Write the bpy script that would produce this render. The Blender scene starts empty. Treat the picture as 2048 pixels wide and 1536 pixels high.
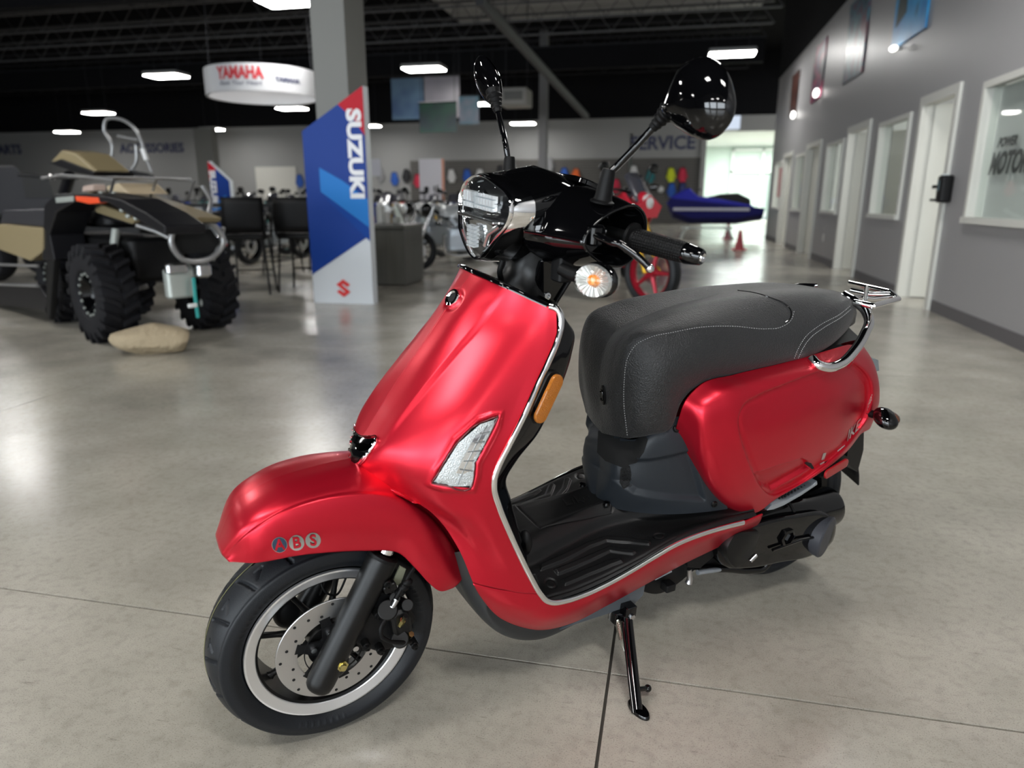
import bpy, math, random
import numpy as np
from mathutils import Vector, Matrix
from mathutils.bvhtree import BVHTree
from mathutils.geometry import delaunay_2d_cdt
SC = bpy.context.scene
COL = SC.collection
PI = math.pi
rnd = random.Random(7)
# ------------------------------------------------------------------ camera (2048x1536, f = 1413 px)
FPX, TH, YAW, CAMH = 1413.0, math.atan(370 / 1413.0), math.radians(12.6), 1.08
CX = np.array([math.cos(YAW), math.sin(YAW), 0.0]); CY = np.array([-math.sin(YAW), math.cos(YAW), 0.0])
CAM = np.array([0.0, 0.0, CAMH])
def ray(px, py):
    x = (px - 1024) / FPX; y = (py - 768) / FPX; c, s = math.cos(TH), math.sin(TH)
    return CX * x + CY * (c - y * s) + np.array([0, 0, 1.0]) * (-s - y * c)
def atX(px, py, X): r = ray(px, py); return CAM + r * (X / r[0])
def atY(px, py, Y): r = ray(px, py); return CAM + r * (Y / r[1])
def atZ(px, py, Z): r = ray(px, py); return CAM + r * ((Z - CAMH) / r[2])
# ------------------------------------------------------------------ scooter frame: x ahead, y to its left, z up, origin under the front wheel
B, LEAN = math.radians(29), math.radians(6)
def c2r(v): return CX * v[0] + CY * v[1] + np.array([0, 0, v[2]])
FW = c2r((-math.cos(B), -math.sin(B), 0)); LH = c2r((math.sin(B), -math.cos(B), 0))
LF = LH * math.cos(LEAN) - np.array([0, 0, math.sin(LEAN)]); UP = np.cross(FW, LF)
ORG = CX * -.3814 + CY * 1.2735 + np.array([0, 0, .229]) - UP * .229
R3 = np.array([FW, LF, UP])                       # world -> local rows
CL = R3 @ (CAM - ORG)
def lray(px, py): return R3 @ ray(px, py)
def P(px, py, y): r = lray(px, py); return CL + r * ((y - CL[1]) / r[1])
def PX(px, py, x): r = lray(px, py); return CL + r * ((x - CL[0]) / r[0])
def PZ(px, py, z): r = lray(px, py); return CL + r * ((z - CL[2]) / r[2])
# ------------------------------------------------------------------ materials
MATS = {}
def mat(name, col, rough=.5, metal=0., coat=0., emit=None, es=1., spec=None, bump=None, trans=0., ior=1.5, sheen=0., coatr=.03):
    if name in MATS: return MATS[name]
    m = bpy.data.materials.new(name); m.use_nodes = True; nt = m.node_tree; b = nt.nodes['Principled BSDF']
    b.inputs['Base Color'].default_value = (*col, 1); b.inputs['Roughness'].default_value = rough; b.inputs['Metallic'].default_value = metal
    b.inputs['Coat Weight'].default_value = coat; b.inputs['Coat Roughness'].default_value = coatr
    b.inputs['Transmission Weight'].default_value = trans; b.inputs['IOR'].default_value = ior
    b.inputs['Sheen Weight'].default_value = sheen
    if spec is not None: b.inputs['Specular IOR Level'].default_value = spec
    if emit: b.inputs['Emission Color'].default_value = (*emit, 1); b.inputs['Emission Strength'].default_value = es
    if bump:
        kind, scale, dist = bump
        tc = nt.nodes.new('ShaderNodeTexCoord'); bp = nt.nodes.new('ShaderNodeBump'); bp.inputs['Distance'].default_value = dist
        if kind == 'noise': t = nt.nodes.new('ShaderNodeTexNoise'); t.inputs['Detail'].default_value = 4
        else: t = nt.nodes.new('ShaderNodeTexVoronoi')
        t.inputs['Scale'].default_value = scale
        nt.links.new(tc.outputs['Object'], t.inputs['Vector'])
        nt.links.new(t.outputs['Fac' if kind == 'noise' else 'Distance'], bp.inputs['Height'])
        nt.links.new(bp.outputs['Normal'], b.inputs['Normal'])
    MATS[name] = m
    return m
# ------------------------------------------------------------------ mesh builder
def unit(v): v = np.asarray(v, float); return v / (np.linalg.norm(v) + 1e-12)
def frame(ax):
    ax = unit(ax); h = np.array([0, 0, 1.]) if abs(ax[2]) < .9 else np.array([1., 0, 0])
    u = unit(np.cross(h, ax)); return u, np.cross(ax, u), ax
class M:
    def __init__(s): s.v = []; s.f = []
    def add(s, vs, fs):
        o = len(s.v); s.v += [tuple(float(c) for c in p) for p in vs]; s.f += [tuple(i + o for i in f) for f in fs]; return s
    def box(s, c, d, ax=None):
        c = np.asarray(c, float); E = np.eye(3) if ax is None else np.array([unit(a) for a in ax]); d = np.asarray(d) / 2
        vs = [c + sum(E[i] * d[i] * sg[i] for i in range(3)) for sg in [(x, y, z) for z in (-1, 1) for y in (-1, 1) for x in (-1, 1)]]
        return s.add(vs, [(0, 2, 3, 1), (4, 5, 7, 6), (0, 1, 5, 4), (2, 6, 7, 3), (0, 4, 6, 2), (1, 3, 7, 5)])
    def rbox(s, c, d, r, seg=3, ax=None):
        """box with rounded vertical edges and small chamfer on top and bottom; third axis is the prism axis"""
        E = np.eye(3) if ax is None else np.array([unit(a) for a in ax]); c = np.asarray(c, float); hx, hy, hz = [q / 2 for q in d]
        def loop(ins, z):
            L = []
            for qx, qy, a0 in ((1, 1, 0), (-1, 1, PI / 2), (-1, -1, PI), (1, -1, 1.5 * PI)):
                for k in range(seg + 1):
                    a = a0 + PI / 2 * k / seg; rr = max(r - ins, 1e-4)
                    L.append(c + E[0] * (qx * (hx - r) + rr * math.cos(a)) + E[1] * (qy * (hy - r) + rr * math.sin(a)) + E[2] * z)
            return L
        ch = min(r * .5, hz * .4)
        return s.loft([loop(ch, -hz), loop(0, -hz + ch), loop(0, hz - ch), loop(ch, hz)], caps=True)
    def loft(s, loops, caps=False, closed=True):
        n = len(loops[0]); vs = [p for L in loops for p in L]; fs = []
        for i in range(len(loops) - 1):
            for j in range(n if closed else n - 1):
                k = (j + 1) % n; fs.append((i * n + j, i * n + k, (i + 1) * n + k, (i + 1) * n + j))
        if caps: fs.append(tuple(range(n))[::-1]); fs.append(tuple((len(loops) - 1) * n + j for j in range(n)))
        return s.add(vs, fs)
    def grid(s, G, mirror=False):
        G = np.asarray(G); n, m = G.shape[:2]
        s.loft([list(r) for r in G], closed=False)
        if mirror: s.loft([[(p[0], -p[1], p[2]) for p in r][::-1] for r in G], closed=False)
        return s
    def cyl(s, p0, p1, r0, r1=None, seg=20, caps=True):
        r1 = r0 if r1 is None else r1; p0 = np.asarray(p0, float); p1 = np.asarray(p1, float); u, v, a = frame(p1 - p0)
        L = [[p + r * (math.cos(t) * u + math.sin(t) * v) for t in [2 * PI * k / seg for k in range(seg)]] for p, r in ((p0, r0), (p1, r1))]
        return s.loft(L, caps=caps)
    def tube(s, pts, r, seg=12, n=None, closed=False, caps=True, flat=None):
        pts = np.asarray(pts, float)
        rr = np.full(len(pts), r, float) if np.isscalar(r) else np.asarray(r, float)
        if n:
            q = curve(np.c_[pts, rr], n, closed); pts, rr = q[:, :3], q[:, 3]
        T = np.gradient(pts, axis=0) if not closed else np.roll(pts, -1, 0) - np.roll(pts, 1, 0)
        u = frame(T[0])[0]; L = []
        for p, t, ra in zip(pts, T, rr):
            t = unit(t); u = unit(u - t * (u @ t)); v = np.cross(t, u)
            L.append([p + ra * (math.cos(a) * u + math.sin(a) * v) for a in [2 * PI * k / seg for k in range(seg)]])
        if closed: L.append(L[0])
        return s.loft(L, caps=caps and not closed)
    def ribbon(s, pts, nor, w, h, n=None, closed=False):
        """raised strip following pts: nor = outward normal per point (or one), w half width, h height"""
        pts = np.asarray(pts, float)
        if n: pts = curve(pts, n, closed)
        T = np.gradient(pts, axis=0) if not closed else np.roll(pts, -1, 0) - np.roll(pts, 1, 0)
        nn = np.asarray(nor, float)
        if nn.ndim == 1: nn = np.tile(nn, (len(pts), 1))
        elif len(nn) != len(pts): nn = curve(nn, len(pts), closed)
        L = []
        for p, t, q in zip(pts, T, nn):
            t = unit(t); q = unit(q - t * (q @ t)); b = np.cross(t, q)
            L.append([p + b * w * a + q * h * c for a, c in ((-1, -.4), (-1, .3), (-.75, .75), (-.35, 1), (.35, 1), (.75, .75), (1, .3), (1, -.4))])
        if closed: L.append(L[0])
        return s.loft(L, caps=not closed)
    def lathe(s, prof, o=(0, 0, 0), ax=(0, 0, 1), seg=32, close=False):
        o = np.asarray(o, float); u, v, a = frame(ax)
        L = [[o + a * h + r * (math.cos(t) * u + math.sin(t) * v) for t in [2 * PI * k / seg for k in range(seg)]] for r, h in prof]
        if close: L.append(L[0])
        return s.loft(L)
    def prism(s, poly, h, o=(0, 0, 0), u=(1, 0, 0), v=(0, 1, 0)):
        o = np.asarray(o, float); u = unit(u); v = unit(v); w = np.cross(u, v); n = len(poly)
        vs = [o + u * a + v * b for a, b in poly] + [o + u * a + v * b + w * h for a, b in poly]
        return s.add(vs, [tuple(range(n))[::-1], tuple(range(n, 2 * n))] + [(i, (i + 1) % n, (i + 1) % n + n, i + n) for i in range(n)])
    def ell(s, c, r, ax=None, seg=20, rings=12):
        c = np.asarray(c, float); r = np.ones(3) * r; E = np.eye(3) if ax is None else np.array([unit(a) for a in ax]); L = []
        for i in range(rings + 1):
            ph = -PI / 2 + PI * i / rings; cp = max(math.cos(ph), 1e-3)
            L.append([c + E[0] * r[0] * cp * math.cos(t) + E[1] * r[1] * cp * math.sin(t) + E[2] * r[2] * math.sin(ph) for t in [2 * PI * k / seg for k in range(seg)]])
        return s.loft(L, caps=True)
    def mir(s):
        """add the mirror image (y -> -y) of everything so far"""
        n = len(s.v); s.v += [(x, -y, z) for x, y, z in s.v]; s.f += [tuple(i + n for i in f)[::-1] for f in s.f]; return s
    def xf(s, mtx):
        s.v = [tuple(mtx @ Vector(p)) for p in s.v]; return s
    def bvh(s): return BVHTree.FromPolygons(s.v, s.f)
    def build(s, name, m, parent=None, smooth=40, weld=0., bevel=0., solid=0., loc=None, off=-1.):
        me = bpy.data.meshes.new(name); me.from_pydata(s.v, [], s.f)
        import bmesh
        bm = bmesh.new(); bm.from_mesh(me)
        if weld: bmesh.ops.remove_doubles(bm, verts=bm.verts, dist=weld)
        bmesh.ops.recalc_face_normals(bm, faces=bm.faces)
        bm.to_mesh(me); bm.free()
        me.polygons.foreach_set('use_smooth', [smooth > 0] * len(me.polygons))
        if smooth: me.set_sharp_from_angle(angle=math.radians(smooth))
        me.materials.append(m); me.update()
        o = bpy.data.objects.new(name, me); COL.objects.link(o)
        if parent: o.parent = parent
        if loc is not None: o.location = loc
        if solid:
            d = o.modifiers.new('Solidify', 'SOLIDIFY'); d.thickness = solid; d.offset = off
        if bevel:
            d = o.modifiers.new('Bevel', 'BEVEL'); d.width = bevel; d.segments = 2; d.limit_method = 'ANGLE'; d.angle_limit = math.radians(40)
        return o
def tangents(Pt, t, closed=False):
    d = np.zeros_like(Pt); n = len(Pt)
    for i in range(n):
        if i == 0: d[i] = (Pt[1] - Pt[0]) / (t[1] - t[0])
        elif i == n - 1: d[i] = (Pt[-1] - Pt[-2]) / (t[-1] - t[-2])
        else:
            a, b = t[i] - t[i - 1], t[i + 1] - t[i]
            d[i] = ((Pt[i] - Pt[i - 1]) / a * b + (Pt[i + 1] - Pt[i]) / b * a) / (a + b)
    return d
def hermite(Pt, t, q):
    d = tangents(Pt, t); out = []
    for x in q:
        i = int(min(max(np.searchsorted(t, x, 'right') - 1, 0), len(t) - 2)); h = t[i + 1] - t[i]; s = (x - t[i]) / h
        out.append((2 * s**3 - 3 * s**2 + 1) * Pt[i] + (s**3 - 2 * s**2 + s) * h * d[i] + (-2 * s**3 + 3 * s**2) * Pt[i + 1] + (s**3 - s**2) * h * d[i + 1])
    return np.array(out)
def curve(Pt, n, closed=False):
    Pt = np.asarray(Pt, float)
    if closed:
        k = len(Pt); E = np.concatenate([Pt[-2:], Pt, Pt[:3]]); t = np.r_[0, np.cumsum(np.linalg.norm(np.diff(E[:, :3], axis=0), axis=1) + 1e-9)]
        return hermite(E, t, np.linspace(t[2], t[k + 2], n, endpoint=False))
    t = np.r_[0, np.cumsum(np.linalg.norm(np.diff(Pt[:, :3], axis=0), axis=1) + 1e-9)]
    return hermite(Pt, t, np.linspace(0, t[-1], n))
def surf(C, nu, nv):
    """C: rows of 3D control points -> dense (nu, nv, 3) surface through them"""
    C = np.asarray(C, float)
    def par(A): d = np.linalg.norm(np.diff(A, axis=1), axis=2).mean(0) + 1e-9; return np.r_[0, np.cumsum(d)]
    tv = par(C); D = hermite(C.transpose(1, 0, 2), tv, np.linspace(0, tv[-1], nv)).transpose(1, 0, 2)
    tu = par(C.transpose(1, 0, 2)); return hermite(D, tu, np.linspace(0, tu[-1], nu))
def gnormals(G):
    du = np.gradient(G, axis=0); dv = np.gradient(G, axis=1); n = np.cross(du, dv); return n / (np.linalg.norm(n, axis=2, keepdims=True) + 1e-12)
def pdist(Q, poly, closed=True):
    """distance from 2D points Q (...,2) to polyline and inside flag"""
    poly = np.asarray(poly, float); A = poly; Bq = np.roll(poly, -1, 0)
    if not closed: A, Bq = poly[:-1], poly[1:]
    best = np.full(Q.shape[:-1], 1e9); ins = np.zeros(Q.shape[:-1], bool)
    for a, b in zip(A, Bq):
        ab = b - a; t = np.clip(((Q - a) @ ab) / (ab @ ab + 1e-12), 0, 1); d = np.linalg.norm(Q - a - t[..., None] * ab, axis=-1); best = np.minimum(best, d)
        if closed:
            c = (a[1] > Q[..., 1]) != (b[1] > Q[..., 1])
            with np.errstate(divide='ignore', invalid='ignore'): xx = (b[0] - a[0]) * (Q[..., 1] - a[1]) / (b[1] - a[1]) + a[0]
            ins ^= c & (Q[..., 0] < xx)
    return best, ins
def sstep(x): x = np.clip(x, 0, 1); return x * x * (3 - 2 * x)
def empty(name, label=None, cat=None, group=None, loc=(0, 0, 0), rz=0., kind=None):
    o = bpy.data.objects.new(name, None); o.empty_display_size = .1; COL.objects.link(o); o.location = loc; o.rotation_euler = (0, 0, rz)
    return tag(o, label, cat, group, kind)
def tag(o, label=None, cat=None, group=None, kind=None):
    for k, v in (('label', label), ('category', cat), ('group', group), ('kind', kind)):
        if v: o[k] = v
    return o
def struct(o): o['kind'] = 'structure'; return o
def copy_tree(o, parent=None):
    c = o.copy(); COL.objects.link(c)
    if parent: c.parent = parent
    for ch in list(o.children): copy_tree(ch, c)
    return c
def text_mesh(txt, size, bold=0., depth=0., shear=0., xs=1., space=1.):
    cu = bpy.data.curves.new('t', 'FONT'); cu.body = txt; cu.size = size; cu.offset = bold; cu.extrude = depth; cu.shear = shear; cu.align_x = 'CENTER'; cu.align_y = 'CENTER'; cu.space_character = space; cu.resolution_u = 3
    o = bpy.data.objects.new('t', cu); COL.objects.link(o); bpy.context.view_layer.update()
    me = o.to_mesh(); vs = [(v.co.x * xs, v.co.y, v.co.z) for v in me.vertices]; fs = [tuple(p.vertices) for p in me.polygons]
    o.to_mesh_clear(); bpy.data.objects.remove(o); bpy.data.curves.remove(cu)
    return vs, fs
def place_text(m, txt, size, o, u, v, **k):
    vs, fs = text_mesh(txt, size, **k); o = np.asarray(o, float); u = unit(u); v = unit(v); w = np.cross(u, v)
    return m.add([o + u * a + v * b + w * c for a, b, c in vs], fs)
def decal(m, poly, bvh, step, off, thick=0., n=None, zfun=None):
    """polygon given in sight-line coordinates, laid on a surface: each vertex lies on the surface hit, lifted by off"""
    poly = [tuple(p) for p in poly]
    if n: poly = [tuple(p) for p in curve([(a, b, 0) for a, b in poly], n, True)[:, :2]]
    A = np.array(poly); lo, hi = A.min(0), A.max(0)
    gx = np.arange(lo[0] + step / 2, hi[0], step); gy = np.arange(lo[1] + step / 2, hi[1], step)
    Q = np.stack(np.meshgrid(gx, gy), -1).reshape(-1, 2); d, ins = pdist(Q, A)
    Q = Q[ins & (d > step * .35)]
    # densify the outline
    out = []
    for a, b in zip(A, np.roll(A, -1, 0)):
        k = max(1, int(np.linalg.norm(b - a) / step)); out += [a + (b - a) * i / k for i in range(k)]
    nb = len(out); pts = [Vector((float(a), float(b))) for a, b in list(out) + list(Q)]
    v2, _, f2, *_ = delaunay_2d_cdt(pts, [(i, (i + 1) % nb) for i in range(nb)], [tuple(range(nb))], 1, 1e-5)
    top = []; last = None
    for q in v2:
        p, nn = hit(q.x, q.y, bvh); top.append(p + nn * off)
    m.add(top, [tuple(f) for f in f2])
    return m
def hit(px, py, bvh, off=0.):
    r = lray(px, py); h = bvh.ray_cast(Vector(CL), Vector(unit(r)), 20)
    if h[0] is None:                                   # just past the outline: nearest point of the surface to the sight line
        best = None; d = unit(r)
        for t in np.linspace(.9, 3.2, 231):
            q = CL + d * t; g = bvh.find_nearest(Vector(q))
            if best is None or g[3] < best[0]: best = (g[3], g[0], g[1])
        h = best[1:]
    nn = np.array(h[1]); nn = -nn if nn @ r > 0 else nn
    return np.array(h[0]) + nn * off, nn
EXPO, DAY = 0.60, 300
# ================================================================== materials of the scooter
RED = mat('candy_red_satin', (.60, .009, .028), .34, .70, .22, coatr=.25)
GBLK = mat('gloss_black', (.0015, .0015, .0018), .05, 0, .15, spec=.45)
SBLK = mat('satin_black', (.0045, .0045, .0045), .36, 0, spec=.3)
MBLK = mat('matt_black', (.0055, .0055, .006), .5, spec=.25)
PLAS = mat('textured_plastic', (.010, .011, .013), .48, spec=.3, bump=('noise', 900, .0004))
PLAG = mat('slate_plastic', (.017, .021, .026), .42, spec=.35, bump=('noise', 900, .0003))
MATP = mat('floor_plastic', (.0060, .0060, .0062), .36, spec=.38, bump=('noise', 700, .0004))
VINYL = mat('seat_vinyl', (.0048, .005, .0056), .43, spec=.6, bump=('noise', 330, .0022), sheen=.10)
VINS = mat('seat_side_vinyl', (.013, .017, .021), .4, bump=('noise', 300, .0008))
CHR = mat('chrome', (.86, .86, .86), .035, 1)
CHRS = mat('satin_chrome', (.62, .63, .64), .22, 1)
STEEL = mat('brushed_steel', (.55, .55, .55), .34, 1)
ALU = mat('polished_aluminium', (.85, .86, .88), .30, .9)
CAST = mat('cast_silver', (.42, .46, .50), .4, .7)
RUB = mat('tyre_rubber', (.008, .0095, .012), .46, spec=.32, bump=('noise', 500, .0004))
RUBB = mat('grip_rubber', (.0035, .0035, .0037), .5, spec=.18)
def clear_mat(name, tint, f1=.5, f0=.05, rough=.02):
    m = bpy.data.materials.new(name); m.use_nodes = True; nt = m.node_tree; N = nt.nodes.new; L = nt.links.new; MATS[name] = m
    tr = N('ShaderNodeBsdfTransparent'); tr.inputs[0].default_value = (*tint, 1); gl = N('ShaderNodeBsdfGlossy'); gl.inputs['Roughness'].default_value = rough; lw = N('ShaderNodeLayerWeight'); lw.inputs[0].default_value = .5
    pw = N('ShaderNodeMath'); pw.operation = 'POWER'; pw.inputs[1].default_value = 3.; ma = N('ShaderNodeMath'); ma.operation = 'MULTIPLY_ADD'; ma.inputs[1].default_value = f1; ma.inputs[2].default_value = f0; mx = N('ShaderNodeMixShader')
    L(lw.outputs['Facing'], pw.inputs[0]); L(pw.outputs[0], ma.inputs[0]); L(ma.outputs[0], mx.inputs[0]); L(tr.outputs[0], mx.inputs[1]); L(gl.outputs[0], mx.inputs[2]); L(mx.outputs[0], nt.nodes['Material Output'].inputs[0]); return m
GLASS = clear_mat('clear_lens', (.97, .98, .98))
LENS = mat('fluted_lens', (.55, .58, .58), .25, .55, .6, bump=('voronoi', 500, .0007))
AMB = mat('amber_reflector', (.50, .155, .006), .3, .2, .4, bump=('voronoi', 650, .0016))
REDR = mat('red_reflector', (.32, .008, .012), .2, .1, .5)
AMBB = mat('amber_bulb', (.9, .28, .02), .1, .1, .5)
SILV = mat('silver_lettering', (.55, .53, .50), .3, .6)
STITCH = mat('stitching_thread', (.30, .30, .30), .8)
GOLD = mat('zinc_yellow', (.60, .52, .22), .25, 1)
NAVY = mat('navy_decal', (.02, .045, .08), .35)
HOLE = mat('void_black', (.002, .002, .002), .9)
DRED = mat('dark_red_trim', (.10, .004, .008), .3, .3, .4)

scooter = empty('motor_scooter', 'matt red step-through motor scooter leaning on its side stand in the foreground', 'scooter')
scooter.matrix_world = Matrix(((FW[0], LF[0], UP[0], ORG[0]), (FW[1], LF[1], UP[1], ORG[1]), (FW[2], LF[2], UP[2], ORG[2]), (0, 0, 0, 1)))
S = scooter
def PP(l): return [P(*q) for q in l]
def rows(rs): return [[P(*q) for q in r] for r in rs]
def outy(G):
    n = gnormals(G); 
    if n[..., 1].mean() < 0: n = -n
    return n
def emboss(G, poly, depth, width, closed=True):
    """raise (depth > 0) or sink the part of the surface inside the outline poly (x, z)"""
    Q = G[..., [0, 2]]; d, ins = pdist(Q, np.asarray(poly), closed)
    sd = np.where(ins, d, -d); return G + outy(G) * (depth * sstep(sd / width + .5))[..., None]
def ridge(G, line, h, w):
    Q = G[..., [0, 2]]; d, _ = pdist(Q, np.asarray(line), False); return G + outy(G) * (h * np.exp(-(d / w) ** 2))[..., None]
def hits(l, bvh, off=0.): return [hit(x, y, bvh, off)[0] for x, y in l]
def xz(pts): return np.array([[p[0], p[2]] for p in pts])

# ------------------------------------------------------------------ front wheel (axle at x 0, z .229)
WO = np.array([0, 0, .229]); AX = (0, 1, 0)
def tyre_mesh(R=.2295, W=.060, rb=.168, tread=True, seg=540):
    prof = [(rb, -.040), (rb + .004, -.047), (rb + .012, -.054), (rb + .024, -W), (rb + .034, -W + .001), (rb + .044, -.0545)]
    for k in range(0, 27):
        y = -.052 + .104 * k / 26; prof.append((R - .0175 * abs(y / .052) ** 2.3, y))
    prof += [(r, -y) for r, y in prof[:6][::-1]]
    prof += [(rb - .006, .036), (rb - .006, -.036)]
    pr = curve([(r, y, 0) for r, y in prof[:-2]], 84)[:, :2]
    r = pr[:, 0]; y = pr[:, 1]; a = np.linspace(0, 2 * PI, seg, endpoint=False)
    A, Y = np.meshgrid(a, y, indexing='ij'); Rr = np.tile(r, (seg, 1)).copy()
    if tread:
        def groove(u, v, w): return np.clip(1 - np.abs(u) / w, 0, 1) * v
        N = 17; per = 2 * PI / N
        for sgn in (1, -1):
            ph = ((A + (per / 2 if sgn < 0 else 0)) % per) * R; s = Y * sgn
            # long swept groove from the crown to the shoulder with a hooked end
            u = ph - (.010 + .026 * np.clip(s / .05, 0, 1) ** .7)
            v = ((s > .000) & (s < .047)).astype(float) * (Rr > R - .018)
            Rr -= .0060 * np.clip(groove(u, v, .0046) * 2, 0, 1)
            u2 = ph - (.062 - 1.1 * (s - .024)); v2 = ((s > .020) & (s < .036)) * 1.
            Rr -= .0048 * np.clip(groove(u2, v2, .0036) * 2, 0, 1)
            u3 = ph - .050; Rr -= .0048 * np.clip(groove(s - .020, ((ph > .045) & (ph < .068)) * 1., .0022) * 1.8, 0, 1)
        Rr -= .0012 * np.exp(-((Y - .000) / .0012) ** 2)
    for s0 in (-1, 1):                                      # rim line and lettering band
        Rr = Rr + 0; Y2 = Y
    G = np.stack([Rr * np.cos(A), Y, Rr * np.sin(A)], -1)
    side = (np.abs(Y) > .0535) & (Rr < rb + .03)
    G[..., 1] += np.sign(Y) * side * .0009 * (np.sin(A * 90) > .5) * (((A % 2.1) > .4) & ((A % 2.1) < .95)) * (np.abs(Rr - rb - .019) < .005)
    m = M(); m.loft([list(q) for q in G] + [list(G[0])], closed=False); return m
def at_axle(m, o): m.v = [(x + o[0], y + o[1], z + o[2]) for x, y, z in m.v]; return m
tyre = at_axle(tyre_mesh(), WO).build('front_tyre', RUB, S, weld=1e-5, smooth=50)
m = M(); m.add([], [])
yl = (P(512, 1190, .0)); a0 = 0
pts = [WO + np.array([.2300 * math.cos(t), -.004 + .0008 * math.sin(9 * t), .2300 * math.sin(t)]) for t in np.linspace(0, 2 * PI, 180, endpoint=False)]
m.tube(pts, .0005, 6, closed=True).build('tread_marking_line', mat('chalk_yellow', (.22, .21, .09), .8), tyre)
rim = M().lathe([(.1685, .046), (.1675, .0505), (.1640, .0510), (.1470, .0455), (.1455, .044), (.1455, .040)], WO, AX, 96)
rim.lathe([(.1685, -.046), (.1675, -.0505), (.1640, -.0510), (.1470, -.0455), (.1455, -.040)], WO, AX, 96)
rimo = rim.build('rim_lip', ALU, S, smooth=25)
m = M().lathe([(.1460, .0435), (.1410, .040), (.1380, .020), (.1380, -.020), (.1410, -.040), (.1460, -.0435), (.158, -.030), (.158, .030)], WO, AX, 96, close=True)
m.build('rim_barrel', SBLK, S, smooth=30)
def spoke(a, w0=.024, w1=.013):
    m = M(); u = np.array([math.cos(a), 0, math.sin(a)]); v = np.array([-math.sin(a), 0, math.cos(a)]); y = np.array([0, 1., 0]); L = []
    for r, w, d, yo in ((.028, w0, .030, .0), (.06, w0 * .62, .020, .004), (.10, w1 * .8, .015, .002), (.132, w1, .014, 0), (.142, w1 * 2.1, .018, 0)):
        c = WO + u * r + y * yo
        L.append([c + v * w * math.cos(t) * (1 if abs(math.cos(t)) > .5 else .9) / 2 + y * d * math.sin(t) / 2 for t in [2 * PI * k / 12 for k in range(12)]])
    return m.loft(L, caps=True)
for k in range(8): spoke(math.radians(12 + 45 * k)).build('wheel_spoke', SBLK, S)
M().lathe([(0.0, -.046), (.030, -.046), (.034, -.040), (.036, -.02), (.044, 0), (.040, .03), (.050, .046), (.050, .052), (0, .052)], WO, AX, 40).build('wheel_hub', SBLK, S, weld=1e-5)
# brake disc, pierced
def disc_mesh(o, y, ri, ro, th, nh=24):
    m = M(); seg = 144; ring = []
    A = np.linspace(0, 2 * PI, seg, endpoint=False)
    for yy in (y + th / 2, y - th / 2):
        L = [[o + np.array([r * math.cos(a), yy - o[1], r * math.sin(a)]) for a in A] for r in (ri, (ri + ro) / 2, ro - .001)]
        m.loft([L[0], L[1], L[2]])
    m.loft([[o + np.array([(ro - .001) * math.cos(a), y + th / 2 - o[1], (ro - .001) * math.sin(a)]) for a in A], [o + np.array([ro * math.cos(a), y + th * .3 - o[1], ro * math.sin(a)]) for a in A],
            [o + np.array([ro * math.cos(a), y - th * .3 - o[1], ro * math.sin(a)]) for a in A], [o + np.array([(ro - .001) * math.cos(a), y - th / 2 - o[1], (ro - .001) * math.sin(a)]) for a in A]])
    m.loft([[o + np.array([ri * math.cos(a), yy, ri * math.sin(a)]) for a in A] for yy in (y + th / 2 - o[1], y - th / 2 - o[1])])
    return m
disc = disc_mesh(WO, .062, .072, .113, .004).build('brake_disc', STEEL, S)
for k in range(24):
    m = M(); a = 2 * PI * k / 24; r = (.104, .094, .084)[k % 3]; c = WO + np.array([r * math.cos(a), .0641, r * math.sin(a)])
    m.lathe([(0.0, .0001), (.0024, .0001), (.0030, .0004), (.0032, -.0005)], c, AX, 14)
    m.build('drilled_hole', HOLE, disc)
m = M()
for k in range(6):
    a = 2 * PI * k / 6 + .3; u = np.array([math.cos(a), 0, math.sin(a)]); v = np.array([-math.sin(a), 0, math.cos(a)]); L = []
    for r, w in ((.028, .034), (.045, .026), (.058, .021), (.068, .019), (.077, .022)):
        L.append([WO + np.array([0, .0625, 0]) + u * r + v * w * s / 2 + np.array([0, t, 0]) for s, t in ((-1, -.0025), (1, -.0025), (1, .0025), (-1, .0025))])
    m.loft(L, caps=True)
m.lathe([(.018, .0655), (.036, .0655), (.036, .059), (.018, .059)], WO, AX, 40, close=True)
m.build('disc_carrier', MBLK, disc)
for k in range(6):
    m = M(); a = 2 * PI * k / 6 + .3; c = WO + np.array([.043 * math.cos(a), .065, .043 * math.sin(a)]); m.cyl(c, c + np.array([0, .006, 0]), .0065, .006, 12)
    m.cyl(c + np.array([0, .006, 0]), c + np.array([0, .0062, 0]), .0035, seg=6)
    m.build('disc_bolt', CHRS, disc)
m = M().lathe([(.058, .0640), (.060, .0640), (.060, .066), (.058, .066)], WO, AX, 48, close=True); m.build('sensor_ring', MBLK, disc)
# axle nut
NUT = np.array([0, .1, .229]); m = M()
m.lathe([(0, -.045), (.017, -.045), (.017, .004), (.0145, .006), (.0145, .009), (0, .009)], NUT, AX, 24); m.build('axle_spacer', SBLK, S)
m = M().cyl(NUT + (0, .009, 0), NUT + (0, .021, 0), .0115, seg=6); m.cyl(NUT + (0, .021, 0), NUT + (0, .027, 0), .0075, .0065, seg=16); m.build('axle_nut', GOLD, S, smooth=20)
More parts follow.
